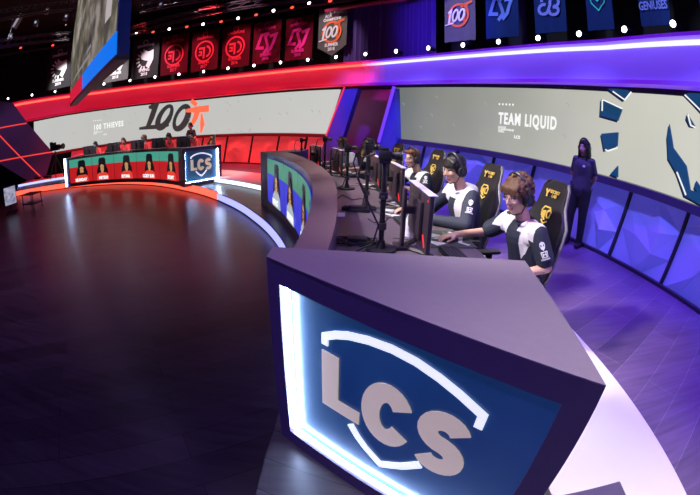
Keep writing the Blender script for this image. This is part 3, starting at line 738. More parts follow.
for k in range(5):
    ph = cyl((90, 114, 138, 159, 184)[k], (147, 146, 142, 141, 139)[k], 10.75)[0]
    lab = 'black gaming monitor with cyan lights in front of the %s red player from the left' % ordn[k]
    loc, rz = ring(ph, 10.72, ZWK), rad(ph - 90)
    if fm0 is None:
        fm0 = make_monitor(lab, cyan_acc, 'gaming monitors on the far desk'); fm0.scale = (1.2, 1.2, 1.35); fm0.location = loc; fm0.rotation_euler = (0, 0, rz)
    else: dup(fm0, loc, rz, lab)
# ---- small broadcast cameras on black poles standing on the desk (origin on the desk, lens looks to +Y)
glass_m = M('lens_glass', (.01, .012, .03), .08, spec=.8)
def make_rig(label, h, group):
    r = empty('desk_camera', label, 'camera', group=group)
    MB().tube([(0, 0, .01), (0, 0, h)], .017, 10).build('pole', plastic, r)
    MB().cylz((0, 0, 0), .10, .018, 20).cylz((0, 0, .018), .035, .05, 12, .022).build('base', plastic, r)
    MB().cylz((0, 0, .25 * h), .029, .04, 10).build('clamp', steel, r)
    MB().cylz((0, 0, .6 * h), .029, .04, 10).box((.03, 0, .62 * h), (.04, .02, .02), .004).build('clamp', steel, r)
    cb_ = MB().box((0, .0, h + .045), (.06, .085, .06), .012).box((0, -.01, h + .082), (.04, .06, .02), .006).box((0, 0, h + .005), (.05, .07, .02), .005).build('camera_body', plastic, r)
    ln = MB().tube([(0, .04, h + .045), (0, .06, h + .045), (0, .064, h + .045), (0, .088, h + .045), (0, .091, h + .045), (0, .105, h + .045)], [.022, .023, .027, .027, .031, .033], 16).build('lens', plastic, cb_)
    MB().tube([(0, .1055, h + .045), (0, .107, h + .045)], .026, 16).build('lens_glass', glass_m, ln)
    MB().tube([(.03, -.06, h + .05), (.06, -.13, h + .03), (.05, -.16, h - .10), (.02, -.08, h - .28), (.018, -.022, .3 * h), (.03, -.05, .05), (.12, -.16, .01)], .007, 6).build('cable', plastic, r)
    return r
rg = [((380.5, 250), .565, 'black broadcast camera on a pole, nearest of the desk cameras', -8), ((366, 209), .54, 'black broadcast camera on a pole second from the camera, partly behind the nearest one', 20),
      ((346.7, 189), .46, 'black broadcast camera on a pole in front of the fourth player', 5), ((324.5, 172), .50, 'black broadcast camera on a pole between the fourth and fifth monitors', 10), ((301.4, 161), .40, 'black broadcast camera on a pole, farthest along the near desk', 12)]
for k, (px, h, lab, yaw) in enumerate(rg):
    r = make_rig(lab, h, 'broadcast cameras on the near desk'); q = at(*px, ZWK); r.location = q
    r.rotation_euler = (0, 0, rad(-90 + yaw))
# ---- keyboards, mice, mouse pads, cables, base clutter
pad_m = M('mouse_pad', (.05, .05, .055), .8, var=.3, nscale=40); key_m = M('keycap', (.03, .03, .035), .5)
padprint = M('pad_print', (.55, .56, .58), .7)
kb0 = mo0 = pd0 = None
who = ['curly haired player', 'navy hoodie player', 'reddish haired player', 'fourth player', 'fifth player']
def place(root, first, loc, rz, lab):
    if first: root.location = loc; root.rotation_euler = (0, 0, rz); root['label'] = lab; return root
    return dup(root, loc, rz, lab)
def make_pad():
    r = empty('mouse_pad', 'x', 'mouse pad', group='mouse pads on the near desk')
    MB().box((0, 0, .003), (.42, .40, .005), .002).build('pad', pad_m, r)
    mb = MB(); fz = lambda p: (p.x, p.y, .0056 + p.z)
    mb.poly([(-.16, -.12), (-.05, -.15), (.02, -.05), (-.08, .02)], .0004, fz); mb.poly([(.04, -.16), (.17, -.1), (.12, .0)], .0004, fz); mb.stroke([(-.17, .1), (-.05, .16), (.1, .1), (.16, .15)], .03, .0004, fz)
    mb.build('print', padprint, r, smooth=False); return r
def make_kb():
    r = empty('keyboard', 'x', 'keyboard', group='keyboards on the near desk')
    b = MB().box((0, 0, .012), (.36, .135, .02), .005).build('case', plastic, r)
    for j in range(5):
        for i in range(14): MB().box((-.161 + i * .0248, .05 - j * .025, .027), (.021, .021, .010), .003, seg=1).build('key', key_m, b)
    return r
def make_mouse():
    r = empty('mouse', 'x', 'mouse', group='mice on the near desk')
    mb = MB(); rows = []
    for t in range(9):
        u = -1 + t / 4; y = u * .062; w_ = .033 * math.sqrt(max(.02, 1 - u * u * .9)); h = .038 * math.sqrt(max(.03, 1 - (u - .15) ** 2 * .7)) if abs(u) < 1 else .008
        rows.append([(w_ * math.cos(PI * k / 10), y, max(.001, h * math.sin(PI * k / 10))) for k in range(11)])
    mb.loft(rows, closed=True, cap=True).build('shell', plastic, r)
    MB().box((0, -.03, .037), (.008, .022, .008), .003).build('scroll_wheel', glow('wheel_green', (.05, .8, .2), .6), r)
    MB().tube([(0, -.062, .01), (.01, -.15, .006), (.06, -.3, .006), (.04, -.42, .01)], .0025, 5).build('cord', plastic, r)
    return r
pd0, kb0, mo0 = make_pad(), make_kb(), make_mouse()
mq = ring(NEARP[0][0], 10.75)
for k in range(5):
    ph, R = NEARP[k]; rz = rad(ph - 90)
    ba = ring(ph, R - .60, ZWK)
    X = Vector((math.cos(rz), math.sin(rz), 0)); Y = Vector((-math.sin(rz), math.cos(rz), 0))   # X: player's left
    place(pd0, k == 0, ba - X * .26 + Y * .03, rz, 'printed grey mouse pad in front of the ' + who[k])
    place(mo0, k == 0, ba - X * .26 + Y * .06 + Vector((0, 0, .006)), rz, 'black mouse under the right hand of the ' + who[k])
    place(kb0, k == 0, ba + X * .16 - Y * .02, rz + PI, 'black keyboard in front of the ' + who[k])
rnd = random.Random(5)
def cable(pts, label, r_=.006, mat_=None):
    q = [at(x, y, ZWK) + Vector((0, 0, r_ + z)) for x, y, z in pts]
    o = MB().tube(q, r_, 6).build('cable', mat_ or plastic, None); tag(o, label, 'cable', 'cables on the near desk'); return o
cable([(352, 246, 0), (360, 240, .012), (372, 243, .004), (390, 250, 0), (398, 246, .01), (404, 238, 0)], 'black cable curling across the desk beside the nearest camera pole')
cable([(368, 219, 0), (374, 224, .01), (385, 222, 0), (394, 212, 0), (398, 205, .01)], 'thin black cable behind the second camera pole', .004)
cable([(335, 201, 0), (342, 196, .01), (352, 200, 0), (362, 199, 0), (368, 206, 0)], 'black cable looping on the desk near the ledge bend', .005)
cable([(416, 246, .0), (420, 240, .06), (421, 232, .12), (418, 226, .16)], 'thin cable hanging behind the nearest monitor', .004)
def clutter(px, py, lab, seed):
    r = empty('power_hub', lab, 'power hub', at(px, py, ZWK))
    MB().box((0, 0, .025), (.13, .09, .05), .008).build('box_body', plastic, r)
    rn = random.Random(seed); mb = MB()
    for k in range(5):
        a = rn.uniform(0, 6.28); pts = []
        for t in range(7):
            pts.append((.10 * math.cos(a + t * .9) * (1 + .12 * t), .08 * math.sin(a + t * .9), .012 + .012 * ((t + k) % 3)))
        MB().tube(pts, .006, 6).build('lead', plastic, r)
clutter(357, 244, 'tangled black power hub on the desk left of the nearest camera pole', 1)
clutter(358, 211, 'tangled black power hub beside the second camera pole', 2)
def phone(px, py, lab):
    r = empty('paper_slip', lab, 'paper', at(px, py, ZWK)); MB().box((0, 0, .003), (.07, .14, .005), .001).build('sheet', M('paper_white', (.75, .74, .76), .6), r)
phone(341, 215, 'small white paper slip lying on the worktop by the ledge')
phone(392, 203, 'white paper slip under the second monitor')
def bottle(px, py, lab):
    r = empty('water_bottle', lab, 'bottle', at(px, py, ZWK))
    MB().tube([(0, 0, 0), (0, 0, .13), (0, 0, .16), (0, 0, .19)], [.032, .032, .02, .013], 14).build('bottle_body', M('bottle_clear', (.7, .72, .8), .15, spec=.6), r); MB().cylz((0, 0, .19), .015, .022, 12).build('cap', M('cap_white', (.8, .8, .85), .4), r)
bottle(409, 236, 'small clear water bottle behind the nearest monitor')
# ---- storage box at the lower right
bq = at(620, 481, ZW + .30); b2 = at(562, 495, ZW + .30)
U = (b2 - bq).normalized(); V = Vector((U.y, -U.x, 0));
if V.dot(Vector((0, -1, 0))) < 0: V = -V
fb2 = empty('storage_box', 'low dark violet storage box standing on the white tread beside the near desk', 'box', bq + U * .25 + V * .2 - Vector((0, 0, .30)))
mm = Matrix((U, V, Vector((0, 0, 1)))).transposed()
MB().box(bq + U * .25 + V * .2 - Vector((0, 0, .165)), (.5, .4, .27), .01, mm).build('body', M('box_violet', (.07, .055, .11), .4), fb2, world=True)
MB().box(bq + U * .25 + V * .2 - Vector((0, 0, .015)), (.504, .404, .03), .008, mm).build('lid', M('box_lid', (.09, .07, .14), .4), fb2, world=True)
# ---- far left: tripod camera, small monitor trolley
tq = ring(99.0, 10.95, ZW)
tp = empty('tripod_camera', 'broadcast camera on a tripod standing left of the far desk', 'camera', at(57, 178, ZW + .12))
tl = tp.location.copy(); dd = Vector((tl.x, tl.y)).length; topz = away(56, 148, dd).z - ZW - .12
mb = MB().tube([(0, 0, topz * .55), (0, 0, topz * .9)], .04, 10); mb.build('centre_column', plastic, tp)
for k in range(3):
    a = 2 * PI * k / 3 + .4
    MB().tube([(0, 0, topz * .72), (.22 * math.cos(a), .22 * math.sin(a), topz * .4), (.42 * math.cos(a), .42 * math.sin(a), .02)], [.035, .03, .022], 8).build('leg', plastic, tp)
cbm = MB().box((0, 0, topz + .02), (.55, .22, .26), .03).box((-.05, 0, topz + .2), (.2, .12, .12), .02).build('camera_body', plastic, tp)
MB().tube([(.27, 0, topz + .02), (.40, 0, topz + .02), (.60, 0, topz + .03)], [.10, .09, .13], 14).build('lens', plastic, cbm)
MB().box((-.25, -.02, topz + .22), (.20, .05, .16), .01).build('viewfinder', plastic, cbm)
mq_ = at(12, 213, ZA)
vm = empty('floor_monitor', 'small lit monitor on a low stand on the arena floor at the far left', 'monitor', mq_)
d_ = Vector((mq_.x, mq_.y)).length; zt_, zb_ = away(11, 185.5, d_).z - ZA, away(12, 205, d_).z - ZA
az = math.atan2(mq_.y, mq_.x); ml = lambda p: (p[0] * math.sin(az) , -p[0] * math.cos(az), p[2])
rotm = Matrix.Rotation(az - PI / 2 + .5, 3, 'Z')
hh = zt_ - zb_
mb = MB().box((0, 0, (zt_ + zb_) / 2), (hh * .9, .06, hh), .012, None); mb.v = [rotm @ v for v in mb.v]; scn = mb.build('panel', plastic, vm)
m = bpy.data.materials.new('monitor_picture'); m.use_nodes = True; nt = m.node_tree; b = nt.nodes['Principled BSDF']
vo = nt.nodes.new('ShaderNodeTexVoronoi'); vo.inputs['Scale'].default_value = 9; tc = nt.nodes.new('ShaderNodeTexCoord'); cr2 = nt.nodes.new('ShaderNodeValToRGB')
cr2.color_ramp.elements[0].color = (.05, .06, .12, 1); cr2.color_ramp.elements[1].color = (.45, .5, .65, 1)
nt.links.new(tc.outputs['Object'], vo.inputs['Vector']); nt.links.new(vo.outputs['Distance'], cr2.inputs['Fac']); nt.links.new(cr2.outputs['Color'], b.inputs['Emission Color']); b.inputs['Emission Strength'].default_value = .9
mb = MB().box((0, -.032, (zt_ + zb_) / 2), (hh * .82, .004, hh * .9)); mb.v = [rotm @ v for v in mb.v]; mb.build('picture', m, scn)
MB().tube([(0, 0, .03), (0, 0, zb_ + .05)], .03, 8).build('post', plastic, vm)
mb = MB()
for k in range(4): mb.tube([(0, 0, .06), (.3 * math.cos(k * PI / 2), .3 * math.sin(k * PI / 2), .03)], .025, 6)
mb.build('stand_foot', plastic, vm)
gq = at(35, 214, ZA) ; 
eq = empty('equipment_cart', 'low dark equipment cart beside the small monitor at the far left', 'cart', at(33, 208, ZA))
MB().box((0, 0, .18), (.7, .5, .05), .01).build('lower_shelf', plastic, eq); MB().box((0, 0, .5), (.7, .5, .05), .01).build('upper_shelf', M('cart_red', (.12, .02, .03), .4), eq)
for a, b_ in ((-1, -1), (-1, 1), (1, -1), (1, 1)): MB().tube([(a * .32, b_ * .22, .0), (a * .32, b_ * .22, .52)], .02, 6).build('leg', steel, eq)
for px, py, l_ in ((38, 179, 'small black floor light on the red-lit step, left of the far tripod'), (47, 178, 'small black box light on the red-lit step at the foot of the tripod')):
    q = at(px, py, ZW + .12); r = empty('floor_light', l_, 'floor light', q); MB().box((0, 0, .06), (.42, .2, .1), .02).build('housing', plastic, r); MB().box((0, -.1, .10), (.3, .03, .05), .01).build('lamp_face', steel, r)
# ================================================================ PEOPLE
def rcone(mb, a, b, ra, rb, n=14):
    a, b = Vector(a), Vector(b); d = b - a; L = d.length
    if L < 1e-6: return mb.ball(a, ra, n, 10)
    d /= L; pts = []; rs = []
    for k in range(6):
        t = PI / 2 * k / 5; pts.append(a - d * ra * math.cos(t)); rs.append(max(1e-4, ra * math.sin(t)))
    for k in range(6):
        t = PI / 2 * k / 5; pts.append(b + d * rb * math.sin(t)); rs.append(max(1e-4, rb * math.cos(t)))
    return mb.tube(pts, rs, n)
def chain(mb, pts, rs):
    for i in range(len(pts) - 1): rcone(mb, pts[i], pts[i + 1], rs[i], rs[i + 1])
    return mb
def fuse(mb, name, mats, parent, voxel, smooth=3, pick=None):
    """one continuous skin over all the limbs"""
    me = bpy.data.meshes.new('t'); me.from_pydata([tuple(v) for v in mb.v], [], mb.f); me.update()
    b = bmesh.new(); b.from_mesh(me); bmesh.ops.recalc_face_normals(b, faces=b.faces[:]); b.to_mesh(me); b.free()
    o = bpy.data.objects.new('t', me); COL.objects.link(o)
    r = o.modifiers.new('r', 'REMESH'); r.mode = 'VOXEL'; r.voxel_size = voxel
    s = o.modifiers.new('s', 'SMOOTH'); s.factor = .5; s.iterations = smooth
    bpy.context.view_layer.update()
    m2 = bpy.data.meshes.new_from_object(o.evaluated_get(bpy.context.evaluated_depsgraph_get()))
    COL.objects.unlink(o); bpy.data.objects.remove(o); bpy.data.meshes.remove(me)
    m2.materials.clear(); m2.name = name
    for m in (mats if isinstance(mats, (list, tuple)) else [mats]): m2.materials.append(m)
    if pick:
        m2.polygons.foreach_set('material_index', [pick(p.center) for p in m2.polygons])
    m2.shade_smooth()
    ob = bpy.data.objects.new(name, m2); COL.objects.link(ob); ob.parent = parent
    return ob
def skinmat(n, c): return M(n, c, .5, var=.08, nscale=25, spec=.35)
eye_m = M('eye_dark', (.02, .014, .012), .25); brow_m = M('brow_dark', (.03, .02, .015), .7); lip_m = M('lip', (.42, .16, .14), .5)
# head frame: +x face forward ... here forward is -Y, left is +X
def head_prims(mb, T):
    f = lambda x, y, z: T @ Vector((x, y, z))
    def ell(c, r, n=20):
        b = bmesh.new(); bmesh.ops.create_uvsphere(b, u_segments=n, v_segments=14, radius=1)
        for v in b.verts: v.co = f(c[0] + v.co.x * r[0], c[1] + v.co.y * r[1], c[2] + v.co.z * r[2])
        mb.bm(b)
    ell((0, .012, .035), (.074, .094, .092))          # cranium
    ell((0, -.018, -.018), (.064, .072, .085))        # face
    ell((0, -.030, -.075), (.048, .050, .038))        # jaw
    rcone(mb, f(-.012, -.066, -.098), f(.012, -.066, -.098), .018, .018, 10)   # chin
    rcone(mb, f(0, -.088, .018), f(0, -.106, -.022), .009, .013, 10)           # nose
    for s in (-1, 1):
        rcone(mb, f(s * .006, -.098, -.026), f(s * .013, -.092, -.026), .008, .008, 8)
        rcone(mb, f(s * .012, -.083, .030), f(s * .045, -.072, .030), .010, .008, 8)   # brow ridge
        rcone(mb, f(s * .040, -.066, -.016), f(s * .048, -.050, -.024), .018, .018, 10)  # cheek
        rcone(mb, f(s * .074, .008, .02), f(s * .076, .010, -.03), .013, .009, 8)       # ear
    rcone(mb, f(-.018, -.086, -.058), f(.018, -.086, -.058), .0075, .0075, 8)          # lips
    rcone(mb, f(-.014, -.085, -.068), f(.014, -.085, -.068), .008, .008, 8)
def face_pick(T):
    inv = T.inverted()
    def pk(c):
        p = inv @ c
        if p.y < -.05:
            for s in (-1, 1):
                if abs(p.x - s * .031) < .012 and abs(p.z - .012) < .0055: return 1
                if abs(p.x - s * .031) < .019 and abs(p.z - .036) < .005: return 2
            if abs(p.x) < .024 and abs(p.z + .0625) < .010 and p.y < -.075: return 3
        return 0
    return pk
def fingers(mb, wrist, d, side, palm_n, curl, s=1.0):
    """palm + five unequal bent fingers; d points along the hand, side towards the thumb, palm_n out of the back of the hand"""
    d, side, up = Vector(d).normalized(), Vector(side).normalized(), Vector(palm_n).normalized()
    W = Vector(wrist)
    for k in range(4):
        x = (1.5 - k) * .019 * s
        rcone(mb, W + d * .01 + side * x * .6, W + d * .080 * s + side * x, .013 * s, .011 * s, 10)
    for k, L in enumerate((.068, .077, .072, .056)):
        x = (1.5 - k) * .021 * s; p = W + d * .082 * s + side * x; dirv = d.copy()
        for seg, (fr, rr) in enumerate(((.45, .0092), (.32, .0084), (.23, .0076))):
            ang = curl * (seg + .6) * .42
            dv = (dirv * math.cos(ang) - up * math.sin(ang)).normalized()
            q = p + dv * L * fr * s + side * (.0015 * (1.5 - k))
            rcone(mb, p, q, rr * s, rr * .92 * s, 8); p = q
    t0 = W + d * .02 + side * .022 * s; t1 = t0 + (d * .55 + side * .75 - up * .25).normalized() * .042 * s; t2 = t1 + (d * .9 + side * .25 - up * .3).normalized() * .032 * s; t3 = t2 + (d * .97 - side * .05 - up * .25).normalized() * .024 * s
    rcone(mb, t0, t1, .014 * s, .0115 * s, 8); rcone(mb, t1, t2, .0105 * s, .0095 * s, 8); rcone(mb, t2, t3, .009 * s, .008 * s, 8)
def headT(pos, yaw=0, pitch=0, roll=0):     # yaw + turns to the left (+X), pitch + looks down
    return Matrix.Translation(Vector(pos)) @ Matrix.Rotation(rad(yaw), 4, 'Z') @ Matrix.Rotation(rad(pitch), 4, 'X') @ Matrix.Rotation(rad(roll), 4, 'Y')
def headset(person, T, cup, band_m, mic=True, ring_m=None, bh=.145):
    f = lambda x, y, z: T @ Vector((x, y, z))
    hb = MB().tube([f(.104 * math.cos(a), .010 - .012 * math.sin(a), .005 + bh * math.sin(a)) for a in [PI * k / 16 for k in range(17)]], .013, 8).build('headset', band_m, person)
    for s in (-1, 1):
        MB().tube([f(s * .070, .012, -.008), f(s * .078, .012, -.008), f(s * .100, .012, -.008), f(s * .112, .012, -.008)], [.040, .050, .050, .040], 18).build('ear_cup', cup, hb)
        MB().tube([f(s * .112, .012, -.008), f(s * .114, .012, -.008)], .022, 14).build('cup_badge', ring_m or steel, hb)
    if mic:
        MB().tube([f(.095, -.015, -.035), f(.090, -.060, -.085), f(.060, -.105, -.090), (f(.030, -.118, -.080))], .0045, 6).build('mic_boom', cup, hb)
        MB().tube([f(.034, -.117, -.081), f(.012, -.121, -.078)], .011, 8).build('microphone', cup, hb)
def hair(person, T, mat_, style, voxel):
    mb = MB(); f = lambda x, y, z: T @ Vector((x, y, z)); rn = random.Random(style)
    def blob(x, y, z, r): mb.ball(f(x, y, z), r, 10, 8)
    rot = T.to_3x3()
    def ell(c, r):
        b = bmesh.new(); bmesh.ops.create_uvsphere(b, u_segments=20, v_segments=14, radius=1)
        for v in b.verts: v.co = f(c[0] + v.co.x * r[0], c[1] + v.co.y * r[1], c[2] + v.co.z * r[2])
        mb.bm(b)
    if style == 'curly':
        ell((0, .028, .055), (.084, .096, .086)); ell((0, .070, -.005), (.070, .050, .070))
        for k in range(210):
            a = rn.uniform(0, 2 * PI); e = rn.uniform(-.55, 1.5)
            x, y, z = .094 * math.cos(e) * math.cos(a), .028 + .106 * math.cos(e) * math.sin(a), .058 + .098 * math.sin(e)
            if y < -.030 and z < .050: continue
            if abs(x) > .060 and y < .045 and z < .018: continue
            blob(x, y, z, rn.uniform(.010, .019))
        for k in range(30):                                     # curly fringe falling to the brows
            x = -.070 + .140 * k / 29; yy = -.078 + 2.2 * x * x
            p0 = f(x * .8, yy + .035, .125 - abs(x) * .3); p1 = f(x + rn.uniform(-.008, .008), yy - .016, .078 + rn.uniform(-.008, .008)); p2 = f(x * 1.06 + rn.uniform(-.012, .012), yy - .014, .038 + rn.uniform(-.010, .012))
            rcone(mb, p0, p1, .017, .012, 8); rcone(mb, p1, p2, .012, .006, 8)
        for s in (-1, 1):
            for k in range(16): blob(s * rn.uniform(.068, .082), rn.uniform(-.035, .07), rn.uniform(.015, .06), rn.uniform(.010, .016))
        for k in range(30): blob(rn.uniform(-.062, .062), .108 + rn.uniform(-.012, .010), rn.uniform(-.075, .07), rn.uniform(.012, .019))
    elif style == 'straight':
        ell((0, .022, .052), (.086, .102, .086)); ell((0, .06, -.01), (.072, .060, .075))
        for k in range(17):
            x = -.070 + .14 * k / 16
            rcone(mb, f(x, -.050, .105 - abs(x) * .4), f(x * 1.06, -.090 + .3 * abs(x), .045 + .008 * math.sin(k * 3)), .020, .008, 8)
        for s in (-1, 1):
            for k in range(6): rcone(mb, f(s * .076, -.040 + .018 * k, .05), f(s * .080, -.040 + .016 * k, -.012 - .004 * k), .014, .008, 8)
    elif style == 'short':
        ell((0, .024, .056), (.080, .096, .074)); ell((0, .060, .0), (.066, .050, .062))
        for k in range(16):
            x = -.06 + .12 * k / 15; rcone(mb, f(x, -.045, .098), f(x * .9 + .012, -.078, .100 + .010 * math.sin(k * 2)), .018, .012, 8)
        for s in (-1, 1): rcone(mb, f(s * .070, -.02, .05), f(s * .072, -.012, .0), .014, .008, 8)
    elif style == 'long':
        ell((0, .022, .050), (.084, .100, .084))
        for k in range(26):
            a = PI * (-.12 + 1.24 * k / 25); x, y = .080 * math.cos(a), .020 + .075 * math.sin(a)
            rcone(mb, f(x, y, .06), f(x * 1.18, y * 1.0 + .012, -.12), .022, .024, 8); rcone(mb, f(x * 1.18, y + .012, -.12), f(x * 1.15, y * .9 - .005, -.30 - .05 * math.sin(k)), .024, .010, 8)
        for s in (-1, 1): rcone(mb, f(s * .02, -.072, .098), f(s * .070, -.050, .02), .018, .014, 8); rcone(mb, f(s * .070, -.050, .02), f(s * .086, -.050, -.26), .016, .014, 8)
    return fuse(mb, 'hair', mat_, person, voxel, 1)
def seated(label, phi, R, yaw, o):
    """player sitting at the desk; local -Y is forward, +X the player's left; origin on the walkway under the seat"""
    p = empty('person', label, 'person', ring(phi, R, ZW), rad(phi - 90 + yaw), o.get('group'))
    vx = o.get('vox', .008)
    lean = o.get('lean', .10); hy = o.get('hz', 0.)
    pel = Vector((0, .06, .56)); che = Vector((0, .03 - lean * .6, .93 + hy * .5)); nb = Vector((0, .02 - lean, 1.085 + hy)); hd = Vector((o.get('hx', 0), -.03 - lean * 1.25, 1.245 + hy))
    T = headT(hd, o.get('hyaw', 0), o.get('hpitch', 12))
    sh = [Vector((s * .185, .02 - lean * .85, 1.035 + hy)) for s in (-1, 1)]       # right, left
    el, wr = [None, None], [None, None]
    el[0] = Vector(o.get('elR', (-.31, -.18, .83))); wr[0] = Vector(o.get('wrR', (-.27, -.44, .825)))
    el[1] = Vector(o.get('elL', (.33, -.16, .83))); wr[1] = Vector(o.get('wrL', (.17, -.42, .83)))
    hz_ = ZWK - ZW
    body = MB()
    head_prims(body, T)
    rcone(body, nb + Vector((0, .015, -.03)), T @ Vector((0, .02, -.05)), .056, .052)
    chain(body, [pel, Vector((0, .045 - lean * .3, .76)), che, nb + Vector((0, .01, -.06))], [.12, .11, .12, .07])
    for i, s in enumerate((-1, 1)):
        rcone(body, che + Vector((0, 0, .06)), sh[i], .08, .055)
        chain(body, [sh[i], el[i], wr[i]], [.048, .036, .025])
        hd_d = (o.get('hdR', (0.05, -1, -.12)) if i == 0 else o.get('hdL', (-.15, -1, -.15)))
        fingers(body, wr[i], hd_d, (-s, -.1, 0), (0, -.1, 1), o.get('curl', .9))
        hip = Vector((s * .10, .02, .545)); kn = Vector((s * .14, -.40, .545)); an = Vector((s * .14, -.38, .10))
        chain(body, [hip, kn, an], [.085, .062, .04]); rcone(body, an - Vector((0, -.03, .04)), an + Vector((0, -.17, -.065)), .04, .032)
    fuse(body, 'body', [o['skin'], eye_m, brow_m, lip_m], p, vx, 2, face_pick(T))
    # shirt
    t = MB(); e = .016
    chain(t, [pel + Vector((0, 0, -.02)), Vector((0, .045 - lean * .3, .76)), che, nb + Vector((0, .012, -.075))], [.150, .138, .148, .085])
    for s in (-1, 1): chain(t, [Vector((s * .07, .05, .60)), Vector((s * .085, .03 - lean * .5, .90)), sh[(s + 1) // 2] - Vector((s * .06, 0, .04))], [.10, .105, .078])
    for i in (0, 1):
        rcone(t, nb + Vector((0, .015, -.075)), sh[i], .062, .072)
        if o.get('long'): chain(t, [sh[i], el[i], wr[i] + (el[i] - wr[i]) * .10], [.074, .062, .044])
        else: chain(t, [sh[i], sh[i] + (el[i] - sh[i]) * .74], [.074, .070])
    if o.get('hood'):
        chain(t, [nb + Vector((-.10, .0, -.03)), nb + Vector((-.06, .09, -.01)), nb + Vector((.06, .09, -.01)), nb + Vector((.10, .0, -.03))], [.04, .055, .055, .04])
    fuse(t, 'jersey', o['shirtm'], p, vx * (.8 if vx < .0085 else 1.1), 5, o['pick'](sh, el, nb, che))
    # collar
    MB().tube([nb + Vector((.075 * math.cos(a), .018 + .072 * math.sin(a), -.022 + .022 * math.sin(a))) for a in [2 * PI * k / 20 for k in range(20)]], .013, 8, closed=True).build('collar', o['shirtm'][o.get('collar', 0)], p)
    # trousers, shoes
    tr = MB(); so = MB()
    for s in (-1, 1):
        hip = Vector((s * .10, .03, .545)); kn = Vector((s * .14, -.40, .545)); an = Vector((s * .14, -.38, .11))
        chain(tr, [hip, kn, an], [.105, .078, .058]); rcone(tr, Vector((0, .07, .56)), hip, .12, .105)
        sb = MB(); rcone(sb, an + Vector((0, .04, -.055)), an + Vector((0, -.17, -.065)), .047, .040); fuse(sb, 'shoe', plastic, p, .012, 2)
    fuse(tr, 'trousers', M('trousers_black', (.015, .015, .018), .7), p, .014, 3)
    hair(p, T, o['hair'], o['style'], max(.0048, vx * .75))
    headset(p, T, plastic, o.get('bandm', steel), True, None, .162 if o['style'] == 'curly' else .147)
    if o.get('glasses'):
        f = lambda x, y, z: T @ Vector((x, y, z))
        g = MB()
        for s in (-1, 1):
            g.tube([f(s * .032 + .022 * math.cos(a), -.099 + .006 * abs(math.cos(a)), .010 + .017 * math.sin(a)) for a in [2 * PI * k / 16 for k in range(16)]], .0022, 5, closed=True)
            g.tube([f(s * .053, -.094, .014), f(s * .074, -.03, .016), f(s * .077, .01, .012)], .0022, 5)
        g.tube([f(-.010, -.103, .014), f(.010, -.103, .014)], .0022, 5)
        g.build('glasses', M('glasses_metal', (.25, .24, .30), .3, metal=.8), p)
    return p, T, sh, el, wr
navy = M('jersey_navy', (.016, .022, .042), .75, var=.15, nscale=30); white_j = M('jersey_white', (.72, .71, .72), .75, var=.06, nscale=30); grey_j = M('jersey_grey', (.30, .31, .34), .75)
def pick_jersey(sh, el, nb, che):
    def pk(c):
        ax = abs(c.x); z = c.z - nb.z
        arm = min((c - (s_ + (e_ - s_) * .6)).length for s_, e_ in zip(sh, el))
        if ax < .20 and z > -.07 and c.y < nb.y + .10 and ax > .055: return 1       # white yoke
        if .15 <= ax < .222 and z > -.10 and c.y < nb.y + .05: return 1                     # front of the shoulders
        if .085 < ax < .17 and c.y < nb.y - .02 and z > -.30: return 1               # lapel panels
        return 0
    return pk
def pick_hoodie(sh, el, nb, che):
    def pk(c):
        ax = abs(c.x); z = c.z - nb.z
        if z > -.085 and ax < .20: return 1
        if .06 < ax < .16 and c.y < nb.y - .03 and z > -.36: return 1
        return 0
    return pk
def pick_plain(sh, el, nb, che): return lambda c: 0
fair = skinmat('skin_fair', (.66, .40, .31)); warm = skinmat('skin_warm', (.62, .37, .26)); pale = skinmat('skin_pale', (.70, .44, .35))
h_brown = M('hair_brown', (.13, .062, .032), .6, var=.4, nscale=60, bump=.5); h_black = M('hair_black', (.010, .009, .011), .45, var=.4, nscale=60, bump=.4); h_red = M('hair_reddish', (.20, .075, .028), .6, var=.3, nscale=60, bump=.4)
hz_ = ZWK - ZW
common = dict(wrR=(-.25, -.47, hz_ + .05), elR=(-.31, -.20, hz_ + .05), wrL=(.12, -.44, hz_ + .045), elL=(.33, -.17, hz_ + .045))
PL = []
PL.append(seated('person with curly brown hair, glasses and headset, nearest player, right hand on a mouse', *NEARP[0], 4, dict(common, skin=fair, shirtm=[navy, white_j], pick=pick_jersey, collar=1, hair=h_brown, style='curly', vox=.0065, lean=.09, hyaw=14, hpitch=14, glasses=True, hz=-.068,  elL=(.29, .0, .76), wrL=(.16, -.20, .66))))
PL.append(seated('person with straight black hair and headset in a navy hoodie with white shoulders, second player', *NEARP[1], 2, dict(common, skin=warm, shirtm=[navy, white_j], pick=pick_hoodie, collar=1, long=True, hood=True, hair=h_black, style='straight', vox=.0075, lean=.10, hyaw=10, hpitch=14, hz=-.01)))
PL.append(seated('person with short reddish hair, glasses and headset in a dark jersey, third player', *NEARP[2], 2, dict(common, skin=pale, shirtm=[navy, white_j], pick=pick_jersey, collar=0, hair=h_red, style='short', vox=.009, lean=.12, hyaw=8, hpitch=10, hz=-.07, glasses=True)))
PL.append(seated('person with dark hair and headset, fourth player, half hidden behind the cameras', *NEARP[3], 0, dict(common, skin=warm, shirtm=[navy, white_j], pick=pick_jersey, collar=1, hair=h_black, style='straight', vox=.011, lean=.16, hpitch=22, hz=-.02)))
PL.append(seated('person with reddish hair in a white jersey, fifth player along the near desk', *NEARP[4], 0, dict(common, skin=pale, shirtm=[white_j, navy], pick=pick_plain, collar=1, hair=h_red, style='short', vox=.012, lean=.14, hpitch=14, hz=-.05)))
